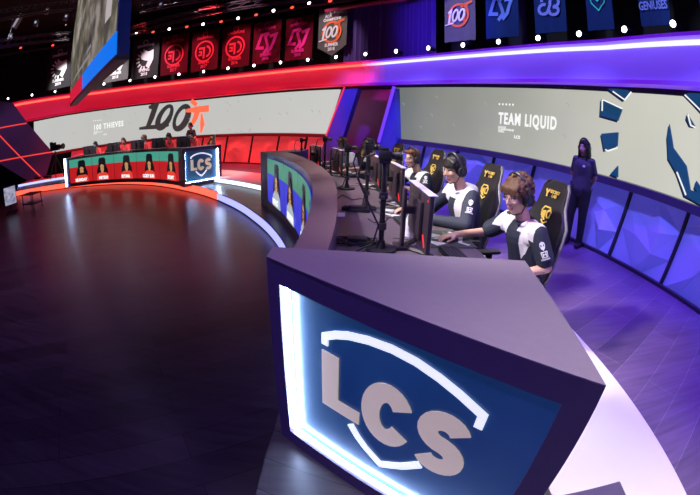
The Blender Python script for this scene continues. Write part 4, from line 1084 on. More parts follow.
# marks on the sleeves and chest
mark_w = M('print_white', (.75, .75, .78), .6); mark_g = M('print_green', (.15, .55, .25), .6)
def sleeve_marks(P, scale=1.0, r_=.073):
    p, T, sh, el, wr = P
    a, b = sh[1], el[1]; d = (b - a).normalized(); out = Vector((1, -.55, .1)); out = (out - d * out.dot(d)).normalized(); sd = d.cross(out).normalized()
    if sd.y > 0: sd = -sd
    def fn(t, rr): return lambda q: a + d * t - d * q.y + sd * -q.x + out * (rr + q.z - (q.x ** 2) / (2 * rr))
    L = (b - a).length
    f1 = fn(L * .36, r_ + .004)
    mb = MB(); mb.poly([(0, -.030), (-.013, -.018), (-.020, .004), (-.016, .022), (0, .030), (.016, .022), (.020, .004), (.013, -.018)], .003, f1); h = mb.build('alien_badge', mark_w, p, smooth=False)
    mb = MB()
    for s in (-1, 1): mb.poly([(s * .003, -.004), (s * .009, .010), (s * .015, .010), (s * .013, .0)], .002, lambda q: f1(Vector((q.x, q.y, q.z + .0032))))
    mb.build('badge_eyes', navy, h, smooth=False)
    f2 = fn(L * .60, r_ + .004); mb = MB()
    mb.stroke([(-.022, .018), (-.019, -.018), (.019, -.018), (.022, .018)], .005, .003, f2, closed=True)
    mb.stroke([(-.011, .013), (-.010, -.013)], .006, .003, f2); mb.stroke([(.011, .013), (.010, -.013)], .006, .003, f2); mb.stroke([(-.010, .0), (.010, .0)], .006, .003, f2)
    mb.text('HONDA', .011, (0, -.036), .0005, 1.1, 'CENTER', .002, f2)
    mb.build('sleeve_mark', mark_w, p, smooth=False)
sleeve_marks(PL[0]); sleeve_marks(PL[1]); sleeve_marks(PL[2], 1, .072)
# ---- standing woman by the blue panels
def standing(label, loc, rz, o):
    p = empty('person', label, 'person', loc, rz)
    H = o.get('h', 1.70); k = H / 1.70; vx = o.get('vox', .011)
    V = lambda x, y, z: Vector((x, y, z)) * k
    T = headT(V(0, -.035, 1.565), o.get('hyaw', 0), o.get('hpitch', 8)) @ Matrix.Scale(k * .97, 4)
    b = MB(); head_prims(b, T); rcone(b, V(0, .015, 1.38), V(0, -.005, 1.50), .052 * k, .046 * k)
    chain(b, [V(0, 0, .95), V(0, .0, 1.12), V(0, .0, 1.28), V(0, .01, 1.38)], [.12, .10, .11, .06])
    el = [V(s * .215, .07, 1.13) for s in (-1, 1)]; wr = [V(s * .10, .16, .98) for s in (-1, 1)]; sh = [V(s * .150, .01, 1.37) for s in (-1, 1)]
    if o.get('desk'): el = [V(s * .24, -.02, 1.12) for s in (-1, 1)]; wr = [V(s * .2, -.2, 1.02) for s in (-1, 1)]
    for i, s in enumerate((-1, 1)):
        rcone(b, V(0, 0, 1.33), sh[i], .07 * k, .046 * k); chain(b, [sh[i], el[i], wr[i]], [.044 * k, .034 * k, .024 * k])
        fingers(b, wr[i], (-s * .75, .25, -.6) if not o.get('desk') else (0, -1, -.4), (0, -.3, .4), (0, 1, 0), .8, k * .92)
        hx = .085 if s < 0 else .10
        chain(b, [V(s * .085, 0, .90), V(s * .10, -.015 + s * .03, .50), V(s * .10 + o.get('step', 0) * s * .02, .02 + s * .04, .09)], [.09 * k, .056 * k, .036 * k]); rcone(b, V(s * .10, .05 + s * .04, .045), V(s * .12, -.12 + s * .04, .035), .036, .03)
    fuse(b, 'body', [o['skin'], eye_m, brow_m, lip_m], p, vx, 2, face_pick(T))
    t = MB(); chain(t, [V(0, 0, .93), V(0, .0, 1.12), V(0, -.005, 1.28), V(0, .01, 1.385)], [.155, .128, .140, .072])
    for i, s in enumerate((-1, 1)):
        rcone(t, V(s * .07, 0, .95), V(s * .075, -.015, 1.28), .095 * k, .085 * k); rcone(t, V(0, .01, 1.36), sh[i], .058 * k, .056 * k); rcone(t, sh[i], sh[i] + (el[i] - sh[i]) * .72, .055 * k, .052 * k)
    fuse(t, 'polo_shirt', o['shirt'], p, vx, 4)
    tr = MB()
    for s in (-1, 1):
        chain(tr, [V(s * .085, 0, .90), V(s * .10, -.015 + s * .03, .50), V(s * .10, .02 + s * .04, .10)], [.115 * k, .075 * k, .058 * k])
        sb = MB(); rcone(sb, V(s * .10, .05 + s * .04, .048), V(s * .12, -.13 + s * .04, .042), .045, .038); fuse(sb, 'shoe', plastic, p, .012, 2)
    rcone(tr, V(-.05, .0, .92), V(.05, .0, .92), .13 * k, .13 * k)
    fuse(tr, 'trousers', M('trousers_black', (.015, .015, .018), .7), p, .013, 3)
    hair(p, T, o['hair'], o['style'], .009); headset(p, T, plastic, plastic, True)
    if o.get('badge'):
        MB().poly(arc(0, 0, .028, .02, 0, 360, 10)[:-1], .004, lambda q: V(.075, -.152, 1.285) + Vector((q.x, -q.z, q.y))).build('shirt_badge', mark_w, p, smooth=False)
        MB().box(V(-.17, .02, .95), (.05, .08, .13), .012).build('radio_pack', plastic, p)
        MB().tube([V(.165, .03, 1.0), V(.20, .05, .95), V(.17, .08, .90), V(.15, .1, .93)], .004, 5).build('radio_lead', plastic, p)
    return p
wp = at(572, 241.5, ZW); wp = Vector((wp.x * .955, wp.y * .955, ZW))
standing('person standing by the blue wall panels, long dark hair, dark polo, hands behind back', wp, rad(-58), dict(skin=skinmat('skin_tan', (.58, .33, .26)), shirt=M('polo_dark', (.05, .045, .07), .7), hair=h_black, style='long', hyaw=-8, badge=True, h=1.75))
# ---- players of the far desk, in red
red_j = M('jersey_red', (.62, .025, .03), .7, var=.1, nscale=20)
fl = ['dark', 'brown', 'brown', 'black', 'dark']
for k in range(5):
    seated('person in a red jersey and headset, %s from the left at the far desk' % ordn[k], FARP[k], 11.5, [-4, 3, -2, 5, 0][k],
           dict(common, skin=[fair, warm, pale, warm, fair][k], shirtm=[red_j, white_j], pick=pick_plain, collar=1, hair=[h_black, h_brown, h_brown, h_black, h_black][k], style=['straight', 'short', 'curly', 'straight', 'short'][k], vox=.02, lean=.12, hpitch=12, hz=.08, hyaw=[0, 6, -10, 4, 14][k], group='red players at the far desk'))
ph, _z = cyl(191, 130, 13.4)
standing('person in dark clothes standing behind the far desk before the orange letter', ring(ph, 13.4, ZW), rad(ph - 90), dict(skin=warm, shirt=M('polo_black', (.012, .012, .014), .7), hair=h_black, style='short', vox=.02, desk=True, h=1.80))
# ================================================================ BANNERS, LAMPS, TRUSS, HANGING SCREEN
truss_m = M('truss_black', (.03, .025, .035), .45, metal=.3)
ban_cols = dict(grey=M('banner_grey', (.13, .12, .125), .9, var=.1, spec=.08), red=M('banner_crimson', (.10, .004, .012), .9, var=.1, spec=.08),
                navy=M('banner_navy', (.012, .03, .16), .9, var=.1, spec=.08), black=M('banner_charcoal', (.045, .045, .05), .9, var=.1, spec=.08))
ink = dict(white=M('ink_white', (.85, .84, .86), .8, spec=.1), red=M('ink_red', (.80, .03, .06), .8, spec=.1), mag=M('ink_magenta', (.62, .02, .22), .8, spec=.1), blue=M('ink_blue', (.16, .26, .90), .8, spec=.1), orange=M('ink_orange', (.90, .18, .06), .8, spec=.1), teal=M('ink_teal', (.05, .70, .55), .8, spec=.1), periw=M('ink_periwinkle', (.22, .28, .92), .8, spec=.1))
RB = 16.0
def em_liquid(mb, fn, s):                                      # horse head in a shield, generic lines
    for k in range(8):
        a = 100 + k * 24; mb.stroke([(s * .26 * math.cos(rad(a)), s * .30 * math.sin(rad(a))), (s * .42 * math.cos(rad(a)), s * .46 * math.sin(rad(a)))], s * .07, .01, fn)
    mb.poly([(-.05 * s, .42 * s), (.16 * s, .30 * s), (.40 * s, .36 * s), (.42 * s, -.05 * s), (.22 * s, -.42 * s), (.06 * s, -.30 * s), (.16 * s, -.1 * s), (.02 * s, -.06 * s), (-.16 * s, .02 * s), (-.2 * s, .14 * s)], .01, fn)
def em_tsm(mb, fn, s):
    mb.stroke(arc(0, 0, .42 * s, .42 * s, 0, 355, 28), s * .07, .01, fn, closed=True)
    mb.stroke([(-.28 * s, .14 * s), (0, .14 * s)], s * .09, .01, fn); mb.stroke([(-.02 * s, .18 * s), (-.02 * s, -.30 * s)], s * .09, .01, fn)
    mb.stroke([(-.26 * s, .0 * s), (-.14 * s, 0), (-.14 * s, -.14 * s), (-.28 * s, -.14 * s)], s * .07, .01, fn); mb.stroke(arc(.06 * s, -.02 * s, .22 * s, .22 * s, -80, 80, 8), s * .08, .01, fn)
def em_clg(mb, fn, s):
    mb.stroke([(.02 * s, .38 * s), (-.22 * s, .36 * s), (-.42 * s, -.16 * s), (-.10 * s, -.20 * s)], s * .13, .01, fn)
    mb.stroke([(.12 * s, .40 * s), (-.04 * s, .26 * s), (.10 * s, -.18 * s), (-.10 * s, -.42 * s)], s * .12, .01, fn)
    mb.stroke([(.16 * s, .26 * s), (.46 * s, .30 * s), (.26 * s, -.22 * s), (.06 * s, -.40 * s)], s * .13, .01, fn)
def em_c9(mb, fn, s):
    mb.stroke(arc(-.22 * s, -.06 * s, .20 * s, .18 * s, 60, 330, 14) + arc(.24 * s, .16 * s, .18 * s, .16 * s, 200, -100, 14), s * .11, .01, fn)
    mb.stroke(arc(.20 * s, -.16 * s, .19 * s, .14 * s, 100, -200, 12), s * .11, .01, fn); mb.stroke(arc(-.06 * s, .26 * s, .22 * s, .2 * s, 10, 190, 10), s * .11, .01, fn)
def em_shield(mb, fn, s):
    mb.stroke([(0, -.5 * s), (-.32 * s, -.16 * s), (-.42 * s, .28 * s), (0, .42 * s), (.42 * s, .28 * s), (.32 * s, -.16 * s)], s * .05, .01, fn, closed=True); mb.stroke([(0, .2 * s), (0, -.1 * s)], s * .06, .01, fn); mb.stroke([(-.2 * s, .1 * s), (0, -.1 * s), (.2 * s, .1 * s)], s * .05, .01, fn)
def banner(label, px, cloth, kind, col, words, pennant=False, group='championship banners', ey=None):
    (x0, y0), (x1, y1) = px
    a, zt = cyl(x0, y0, RB); b, zb = cyl(x1, y1, RB); ac, z0 = cyl((x0 + x1) / 2, (y0 + y1) / 2, RB)
    w_ = rad(a - b) * RB; h = (zt - zb)
    r = ringroot('hanging_banner', label, 'banner', ac, RB, zt, group)
    rows = []
    for i in range(13):
        x = -w_ / 2 + w_ * i / 12; y = .015 * math.sin(i * 1.7 + len(label))
        tip = -h + (0 if not pennant else .28 * w_ * abs(i - 6) / 6 )
        rows.append([(x, y, 0), (x, y + .5 * .02, tip * .5), (x, y, tip), (x, y + .02, tip), (x, y + .02, tip * .5), (x, y + .02, 0)])
    c = MB().loft(rows, closed=True, cap=True).build('cloth', ban_cols[cloth], r)
    MB().tube([(-w_ / 2 - .05, .01, .02), (w_ / 2 + .05, .01, .02)], .025, 8).build('top_rod', truss_m, r)
    fn = lambda p: (p.x, -.03 - p.z, p.y)
    s = w_ * .78; cz = -h * .52
    if ey is not None: cz = cyl((x0 + x1) / 2, ey, RB - .04)[1] - zt
    f2 = lambda p: fn(Vector((p.x, p.y + cz, p.z)))
    if kind == '100':
        mb = MB().stroke(arc(0, 0, s * .40, s * .40, 20, 380, 28), s * .085, .01, f2); mb.stroke([(.1 * s, .30 * s), (.56 * s, .44 * s)], s * .09, .01, f2); mb.stroke([(.34 * s, .36 * s), (.22 * s, -.25 * s)], s * .09, .01, f2); mb.build('emblem_ring', ink['orange'], c, smooth=False)
        mb = MB(); f3 = lambda p: f2(Vector((p.x, p.y, p.z + .014)))
        mb.stroke([(-.42 * s, .12 * s), (-.28 * s, .20 * s), (-.40 * s, -.26 * s)], s * .08, .01, f3)
        for cx in (-.12, .14): mb.stroke([(q[0] + .25 * q[1], q[1]) for q in arc(cx * s, 0, .10 * s, .20 * s, 0, 345, 16)], s * .075, .01, f3, closed=True)
        mb.stroke([(-.56 * s, -.32 * s), (-.2 * s, -.26 * s)], s * .05, .01, f3)
        mb.build('emblem_number', ink['white'], c, smooth=False)
    elif kind == 'text':
        mb = MB(); mb.text(words[0], s * .32, (0, cz - s * .16), .006, .62, 'CENTER', .01, fn); mb.build('emblem', ink[col], c, smooth=False)
    else:
        mb = MB(); {'liquid': em_liquid, 'tsm': em_tsm, 'clg': em_clg, 'c9': em_c9, 'shield': em_shield}[kind](mb, f2, s); mb.build('emblem', ink[col], c, smooth=False)
    if words and kind != 'text':
        lk = ink[col if kind != '100' else 'white']
        MB().stroke(arc(0, -.10 * h + .02, .06 * w_ * 1.4, .06 * w_ * 1.4, 0, 355, 10), .03, .006, fn, closed=True).build('badge_ring', lk, c, smooth=False)
        for k, t in enumerate(words[:-2]): MB().text(t, .085 * w_, (0, -.20 * h - k * .12 * w_), .008, .9, 'CENTER', .006, fn).build('title_lettering', lk, c, smooth=False)
        for k, t in enumerate(words[-2:]): MB().text(t, .095 * w_, (0, -.83 * h - k * .13 * w_ + (.02 * h if pennant else 0)), .008, .9, 'CENTER', .006, fn).build('season_lettering', lk, c, smooth=False)
    return r
CH = 'CHAMPIONS'
banner('white horse crest banner on dark grey, leftmost, left of the hanging screen', ((48.5, 51), (69.5, 86)), 'black', 'liquid', 'white', [CH, 'SUMMER', '2019'])
banner('white horse crest banner on grey, half hidden by the hanging screen', ((105, 46), (127.5, 79)), 'grey', 'liquid', 'white', [CH, 'SUMMER', '2018'])
banner('white horse crest banner on dark grey, right of the hanging screen beside the red banners', ((133, 42), (157, 76)), 'black', 'liquid', 'white', [CH, 'SPRING', '2018'])
banner('crimson banner with a round red ring emblem, first of three', ((162, 37.5), (186.5, 72)), 'red', 'tsm', 'red', [CH, 'SUMMER', '2017'])
banner('crimson banner with a round red ring emblem, middle of three', ((192.5, 34), (217, 68.5)), 'red', 'tsm', 'red', [CH, 'SPRING', '2017'])
banner('crimson banner with a round red ring emblem, last of three beside the magenta ones', ((223, 28.5), (248, 65.5)), 'red', 'tsm', 'red', [CH, 'SUMMER', '2016'])
banner('crimson banner with a magenta angular emblem, left of the pair', ((254, 24.5), (279, 61.5)), 'red', 'clg', 'mag', [CH, 'SPRING', '2016'])
banner('crimson banner with a magenta angular emblem, right of the pair beside the pennant', ((286, 20), (311, 58)), 'red', 'clg', 'mag', [CH, 'SUMMER', '2015'])
banner('grey pointed academy pennant with an orange ring and white number, left of the curtain', ((319, 10.5), (345.5, 54)), 'grey', '100', 'white', ['ACADEMY', CH, 'SUMMER', '2018'], True)
banner('grey banner with an orange ring and white number, right of the curtain', ((443, -30), (475, 39.5)), 'grey', '100', 'white', None, ey=15)
banner('navy banner with a blue angular emblem, second from the curtain', ((483, -36), (518.5, 36)), 'navy', 'clg', 'blue', None, ey=8)
banner('navy banner with a periwinkle looped cloud emblem', ((530, -42), (567, 31)), 'navy', 'c9', 'periw', None, ey=7)
banner('navy banner with a thin teal shield outline', ((579, -50), (615, 29)), 'navy', 'shield', 'teal', None, ey=-1)
banner('navy banner with blue block lettering', ((628, -56), (672, 25)), 'navy', 'text', 'periw', ['GENIUSES'], ey=5)
banner('dark navy banner with a green emblem cut by the right picture edge', ((684, -62), (730, 22)), 'navy', 'c9', 'teal', None, ey=-4)
# ---- spotlights standing on the fascia
lens_w = glow('lamp_white', (1., .97, 1.), 9.0); lens_r = glow('lamp_red', (1., .09, .05), 1.6); lamp_b = M('lamp_body', (.02, .02, .024), .4)
def make_spot(label, lens, R_, group, up=True):
    r = empty('spotlight', label, 'spotlight', group=group)
    s = .070
    b = MB().tube([(0, .16, 0), (0, .14, 0), (0, -.06, 0), (0, -.09, 0)], [s * .6, s * .9, s, s * 1.12], 14).build('lamp_housing', lamp_b, r)
    MB().tube([(0, -.0905, 0), (0, -.096, 0)], s * .86, 14).build('lamp_lens', lens, b)
    sg = -1 if up else 1
    mb = MB().tube([(-s * 1.25, .02, 0), (-s * 1.25, .02, sg * s * 1.7), (s * 1.25, .02, sg * s * 1.7), (s * 1.25, .02, 0)], .012, 6)
    mb.tube([(0, .02, sg * s * 1.7), (0, .02, sg * s * 2.4)], .02, 6); mb.build('yoke', lamp_b, r)
    return r
lowx = [(8, 98.5), (32, 95), (55, 91.5), (104, 84), (130, 80.5), (155, 77), (179, 74.3), (203.5, 71.5), (228, 68.3), (254, 65.5), (280.5, 62.5), (307.8, 59.8), (336, 57), (365.5, 54), (396, 51.3), (428.3, 48), (463, 45), (498.5, 41.6), (538, 38), (579, 33.8), (624.3, 29.3), (673, 23.7)]
near_to = ['above the wing wall, outermost left', 'left of the first horse crest banner', 'under the leftmost horse crest banner', 'under the half hidden horse crest banner', 'left below the horse crest banner beside the crimson ones', 'right below the horse crest banner beside the crimson ones', 'under the first red ring banner', 'under the middle red ring banner', 'under the last red ring banner', 'left of the paired magenta emblem banners', 'between the paired magenta emblem banners', 'right of the paired magenta emblem banners', 'under the pointed pennant', 'above the end of the red light', 'in the middle of the curtain', 'at the right edge of the curtain', 'under the grey banner right of the curtain', 'under the blue angular emblem banner', 'under the looped cloud banner', 'under the teal shield banner', 'under the blue block lettering banner', 'nearest the right edge']
s0 = None
for k, (x, y) in enumerate(lowx):
    ph, z = cyl(x, y, 14.75); lab = 'white spotlight on the fascia ' + near_to[k]
    loc, rz = ring(ph, 14.84, z), rad(ph - 90)
    if s0 is None: s0 = make_spot(lab, lens_w, 15, 'small white spotlights along the fascia'); s0.location = loc; s0.rotation_euler = (0, 0, rz)
    else: dup(s0, loc, rz, lab)
# ---- banner rail and upper lamps
rail = []
for x, y in ((-30, 62), (48, 48.5), (160, 31.5), (250, 17.5), (345, 1), (420, -12)): 
    ph, z = cyl(x, y, 15.85); rail.append(ring(ph, 15.85, z))
o = MB().tube(rail, .07, 8).build('banner_rail', M('rail_plum', (.10, .05, .09), .4), None); tag(o, 'long dark plum pipe the left row of banners hangs from', 'rail')
o = MB().tube([ring(*(lambda t: (t[0], 15.6, t[1]))(cyl(x, y, 15.6))) for x, y in ((326, 11), (400, 0), (440, -8))], .08, 8).build('ceiling_pipe', M('pipe_red', (.45, .03, .10), .4), None); tag(o, 'reddish lighting pipe crossing above the curtain', 'pipe')
a_ = [ring(*(lambda t: (t[0], 15.5, t[1]))(cyl(x, y, 15.5))) for x, y in ((380, -6), (380.3, 22), (380.6, 30))]
hk = empty('hanging_hook', 'thin cable with a small hook hanging in front of the curtain', 'hook', a_[-1])
MB().tube(a_, .015, 6).build('wire', M('wire_violet', (.2, .1, .3), .5), hk, world=True); MB().box(a_[1] - Vector((0, 0, .02)), (.09, .09, .22), .02).build('hook', M('wire_violet', (.2, .1, .3), .5), hk, world=True)
upx = [(20.6, 47.8, 'r', 0), (52.8, 45.3, 'r', 0), (20.7, 34.2, 'w', 0), (42.7, 29.2, 'w', 0), (66, 24, 'w', 0), (136.3, 33.3, 'w', 0), (153, 32, 'r', 0), (169.2, 29, 'w', 0), (186.7, 26.8, 'r', 0), (203, 24.2, 'w', 0), (221, 21.6, 'r', 0), (238, 18.2, 'w', 0), (256, 14.8, 'r', 0), (273.4, 10.6, 'w', 0), (292, 7.4, 'r', 0), (309, 3, 'w', 0), (330, 1, 'r', 0)]
su = {}
cnt = dict(r=0, w=0)
left_of = {}
for k, (x, y, c, _) in enumerate(upx):
    ph, z = cyl(x, y, 15.2); cnt[c] += 1
    lab = ('%s lamp on the upper truss, %s %s one from the left' % ('round red' if c == 'r' else 'bright white', ordn[cnt[c] - 1], 'red' if c == 'r' else 'white'))
    grp = 'red lamps on the upper truss' if c == 'r' else 'white lamps on the upper truss'
    loc, rz = ring(ph, 15.3, z), rad(ph - 90)
    if c not in su:
        su[c] = make_spot(lab, lens_r if c == 'r' else lens_w, 15, grp, False); su[c].location = loc; su[c].rotation_euler = (0, 0, rz)
        su[c].scale = (1.6, 1, 1) if c == 'r' else (1.25, 1, 1.1)
    else: dup(su[c], loc, rz, lab)
# ---- ladder trusses up in the dark ceiling
def truss(label, pts, s=.14, n=14):
    a, b = Vector(pts[0]), Vector(pts[1]); r = empty('lighting_truss', label, 'truss', (a + b) / 2, group='lighting trusses')
    d = (b - a).normalized(); u = d.cross(Vector((0, 0, 1))).normalized(); v = Vector((0, 0, 1))
    offs = [u * s + v * s, -u * s + v * s, -u * s - v * s, u * s - v * s]
    for o_ in offs: MB().tube([a + o_, b + o_], .025, 6).build('chord', truss_m, r, world=True)
    mb = MB()
    for k in range(n):
        p, q = a + (b - a) * k / n, a + (b - a) * (k + 1) / n
        for i in range(4): mb.tube([p + offs[i], q + offs[(i + 1) % 4]], .012, 5)
    mb.build('lacing', truss_m, r, world=True)
truss('upper lighting truss above the left banners', (away(-30, 50, 15), away(70, 36, 15.5)))
truss('upper lighting truss running behind the hanging screen to the pennant', (away(126, 33, 15.5), away(330, -4, 14.0)))
truss('steep lighting truss in the top left corner', (away(-20, 20, 11), away(75, 5, 13)))
truss('lighting truss crossing the top above the violet screen', (away(140, 8, 12), away(260, -10, 12)))
spots2 = [(18, 21, 'tilted long white reflector lamp high at the top left'), (10, 37, 'small bluish fixture at the far top left'), (66, 17, 'small bluish fixture beside the left edge of the hanging screen'), (36, 23, 'small dark fixture with a glint below the top left truss'), (128, 8, 'dark lamp right of the hanging screen top'), (160, 5, 'dark lamp hanging at the top, first right of the hanging screen'), (47, 11, 'small bluish fixture in the top left between the trusses')]
dim = glow('glint_dim', (.45, .48, .75), .9)  # glowing faces paint the glints on the rig gear
for k, (x, y, lab) in enumerate(spots2):
    q = away(x, y, 12.5); az = math.atan2(q.y, q.x)
    r = empty('ceiling_fixture', lab, 'lamp', q, az - PI / 2 + rad((k * 37) % 50 - 25), 'small fixtures in the dark rig')
    L_ = .5 if k == 0 else .22
    MB().box((0, 0, 0), (.16, .2, L_), .03, Matrix.Rotation(rad(30 if k == 0 else 10), 3, 'Y')).build('lamp_housing', M('fixture_grey', (.12, .12, .13), .4), r)
    MB().box((0, -.102, 0), (.07 if k else .10, .01, L_ * (.35 if k else .9)), .004, Matrix.Rotation(rad(30 if k == 0 else 10), 3, 'Y')).build('lamp_face', dim if k else M('reflector_grey', (.4, .38, .42), .3, emit=(.3, .28, .3), es=.8), r)
    MB().tube([(0, 0, L_ / 2), (0, 0, L_ / 2 + .5)], .02, 6).build('hanger', truss_m, r)
# ---- hanging LED screen seen at a steep angle
zb = 2.9
def at_z(x, y, z): return at(x, y, z)
bl = at(70, 104, zb); br = at(115.5, 55, zb)
dl, dr = math.hypot(bl.x, bl.y), math.hypot(br.x, br.y)
tl_ = away(78, 0, dl); tr_ = away(118.5, 0, dr)
tl_ = bl + (tl_ - bl) * 1.15; tr_ = br + (tr_ - br) * ((tl_ - bl).length / (tr_ - br).length)
nS = (br - bl).cross(tl_ - bl).normalized()
if nS.dot(Vector((0, 0, HC)) - bl) < 0: nS = -nS
hs = empty('hanging_screen', 'big tilted screen hanging at top left showing a brown game scene with a blue bar', 'video screen', (bl + br) / 2)
m = bpy.data.materials.new('game_picture'); m.use_nodes = True; nt = m.node_tree; b = nt.nodes['Principled BSDF']
tc = nt.nodes.new('ShaderNodeTexCoord'); vo = nt.nodes.new('ShaderNodeTexVoronoi'); vo.inputs['Scale'].default_value = 2.2; ns = nt.nodes.new('ShaderNodeTexNoise'); ns.inputs['Scale'].default_value = 1.6; ns.inputs['Detail'].default_value = 6
cr2 = nt.nodes.new('ShaderNodeValToRGB'); e = cr2.color_ramp.elements
e[0].position = .38; e[0].color = (.03, .03, .02, 1); e[1].position = .62; e[1].color = (.42, .36, .30, 1)
k_ = e.new(.5); k_.color = (.16, .14, .07, 1)
mx = nt.nodes.new('ShaderNodeMix'); mx.data_type = 'RGBA'; mx.inputs['Factor'].default_value = .10
nt.links.new(tc.outputs['Object'], vo.inputs['Vector']); nt.links.new(tc.outputs['Object'], ns.inputs['Vector']); nt.links.new(ns.outputs['Fac'], cr2.inputs['Fac'])
nt.links.new(cr2.outputs['Color'], mx.inputs['A']); nt.links.new(vo.outputs['Distance'], mx.inputs['B']); nt.links.new(mx.outputs['Result'], b.inputs['Emission Color']); b.inputs['Emission Strength'].default_value = .62
b.inputs['Base Color'].default_value = (.02, .02, .02, 1)
P4 = [bl, br, tr_, tl_]
def quad(u, v, d=0.): return (bl * (1 - u) + br * u) * (1 - v) + (tl_ * (1 - u) + tr_ * u) * v + nS * d
def slabq(name, u0, v0, u1, v1, d0, d1, mat_, par):
    c = [(u0, v0), (u1, v0), (u1, v1), (u0, v1)]
    vs = [quad(u, v, d1) for u, v in c] + [quad(u, v, d0) for u, v in c]
    return MB().raw(vs, [[0, 1, 2, 3], [7, 6, 5, 4], [0, 4, 5, 1], [1, 5, 6, 2], [2, 6, 7, 3], [3, 7, 4, 0]]).build(name, mat_, par, world=True, smooth=False)
fr_m = M('screen_frame_navy', (.04, .09, .42), .4); und = M('screen_under', (.12, .07, .08), .5)
slabq('cabinet', 0, 0, 1, 1, -.22, -.02, fr_m, hs)
slabq('display', .02, .10, .985, 1, -.02, .0, m, hs)
slabq('score_bar', .45, .004, 1, .095, -.02, .0, glow('bar_blue', (.0, .17, .85), 1.0), hs)
slabq('score_bar', .0, .004, .445, .095, -.02, .0, glow('bar_red', (.62, .01, .04), 1.0), hs)
slabq('lower_edge', 0, -.02, 1, 0, -.22, .0, und, hs)
slabq('side_edge', -.015, 0, 0, 1, -.2, .0, und, hs)
build_e = glow('pic_building', (.30, .28, .28), .8); blue_e = glow('pic_blue_tower', (.02, .07, .75), .9)
for k in range(9): slabq('picture_row', .05 + .02 * k, .14 + .045 * k, .62 + .02 * k, .16 + .045 * k, 0, .006, build_e, hs)
slabq('picture_tower', .80, .42, .86, .66, 0, .006, blue_e, hs); slabq('picture_tower', .55, .40, .58, .55, 0, .006, blue_e, hs); slabq('picture_tower', .86, .20, .93, .44, 0, .006, glow('pic_pale', (.55, .5, .5), .8), hs)
# ================================================================ LIGHT
def spot(name, loc, to, col, power, size, blend=.4, r=.15):
    l = bpy.data.lights.new(name, 'SPOT'); l.color = col; l.energy = power; l.spot_size = rad(size); l.spot_blend = blend; l.shadow_soft_size = r
    o = bpy.data.objects.new(name, l); COL.objects.link(o); o.location = loc
    o.rotation_euler = (Vector(to) - Vector(loc)).to_track_quat('-Z', 'Y').to_euler()
for k, ph in enumerate((-9, -6, -2, 6, 14, 22, 30)):          # key lamps above the near desk
    spot('key_lamp', ring(ph, 10.6, 7.6), ring(ph, 11.25, .6), (1, .93, .93), 950, 22, .5, .25)
for ph in (5, 11, 18, 26):                                # face lamps from the arena side
    spot('face_lamp', ring(ph, 6.0, 5.6), ring(ph, 11.0, 1.1), (1, .91, .85), 2900, 15, .5, .3)
spot('key_lamp', ring(1, 9.0, 7.6), (.25, 1.35, 1.1), (1, .84, .98), 520, 17, .6, .3)  # extra spot added to brighten the near desk's end top
for ph in (62, 71, 80, 89, 97):
    spot('key_lamp', ring(ph, 9.0, 7.6), ring(ph, 11.4, .9), (1, .90, .88), 1700, 20, .5, .25)
for ph in (63, 71, 79, 87, 94):
    spot('face_lamp', ring(ph, 5.0, 6.2), ring(ph, 11.3, 1.1), (1, .90, .86), 1900, 15, .5, .3)
for ph in (-6, 3, 12, 21, 30, 38):                        # violet wash over the right walkway and wall
    spot('violet_wash', ring(ph, 12.9, 7.8), ring(ph, 13.4, .2), (.22, .02, 1.0), 1900, 32, .7, .3)
for ph in (-2, 8, 18, 28, 37):
    spot('blue_wash', ring(ph - 9, 11.5, 7.2), ring(ph, 14.45, .75), (.17, .17, 1.0), 2400, 24, .6, .2)
for ph in (52, 61, 70, 79, 88, 97, 108):
    spot('red_wash', ring(ph, 12.7, 7.8), ring(ph, 13.1, .2), (1.0, .05, .06), 3000, 34, .7, .3)
    spot('red_wash', ring(ph - 8, 11.0, 7.0), ring(ph, 14.45, .75), (1.0, .06, .045), 1000, 24, .6, .2)
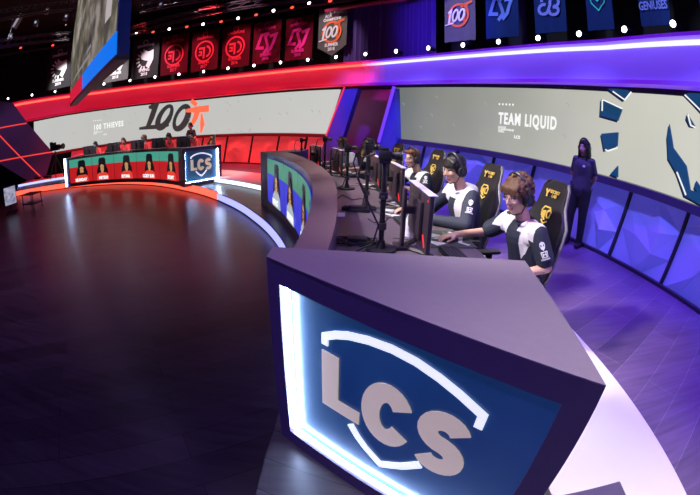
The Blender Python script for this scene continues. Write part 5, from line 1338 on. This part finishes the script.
spot('violet_fill', (-4.5, -3.5, 5.5), (.2, 1.2, .6), (.22, .10, 1.0), 900, 30, .6, .4)  # added violet fill from behind the camera for the dark desk front
spot('violet_fill', (5.5, -1.5, 5.5), (.7, 1.3, 1.0), (.32, .12, 1.0), 1000, 34, .6, .4)  # added violet fill from the right for the desk top
spot('portal_blue', ring(45, 9.5, 6.5), ring(46, 14.5, 2.2), (.14, .12, 1.0), 1700, 24, .6, .3)  # added spot that turns the slanted pillars blue
spot('curtain_blue', ring(36, 12.5, 5.0), ring(38, 16.4, 5.2), (.16, .06, 1.0), 700, 70, .8, .2)
spot('arena_dim', (-6.5, 4, 8.2), (-5.5, 6, 0), (.62, .28, .80), 1900, 70, .9, .4)  # added spot tinting the arena floor purple
spot('arena_blue', (-3.5, -2.0, 7.5), (-2.2, 1.6, 0), (.30, .22, 1.0), 1100, 60, .9, .4)  # added spot tinting the foreground floor blue
spot('wing_violet', (-9, 4, 7.5), onwing(30, 140), (.55, .25, 1.0), 900, 30, .6, .4)  # added spot lifting the wing wall out of the dark

for ph, co, pw in ((56, (1, .80, .82), 800), (64, (1, .55, .62), 1100), (72, (1, .45, .50), 1200), (81, (1, .45, .50), 1200), (90, (1, .8, .82), 1300), (101, (1, .95, .96), 1900), (111, (1, .95, .96), 1900)):
    spot('banner_fill', ring(ph, 11.6, 7.2), ring(ph, 16, 5.0), co, pw, 36, .6, .1)  # added spots that brighten the left row of banners
for ph in (8, 17, 26, 35):
    spot('banner_fill', ring(ph, 11.6, 7.2), ring(ph, 16, 4.9), (.62, .70, 1.0), 720, 36, .6, .1)  # added spots that brighten the right row of banners
spot('screen_frame_fill', (-1.5, 3.5, 7.6), (-4.5, 6.3, 4.0), (.4, .5, 1.0), 300, 40, .6, .1)  # added spot to brighten the hanging screen's frame
spot('portal_magenta', ring(44.5, 12.5, 6.0), ring(45.2, 15.9, 1.8), (1, .08, .85), 420, 26, .6, .1)  # added spot that saturates the portal interior
spot('woman_rim', ring(18, 12.6, 5.5), ring(16.2, 14.0, 1.2), (.55, .40, 1.0), 160, 16, .6, .1)
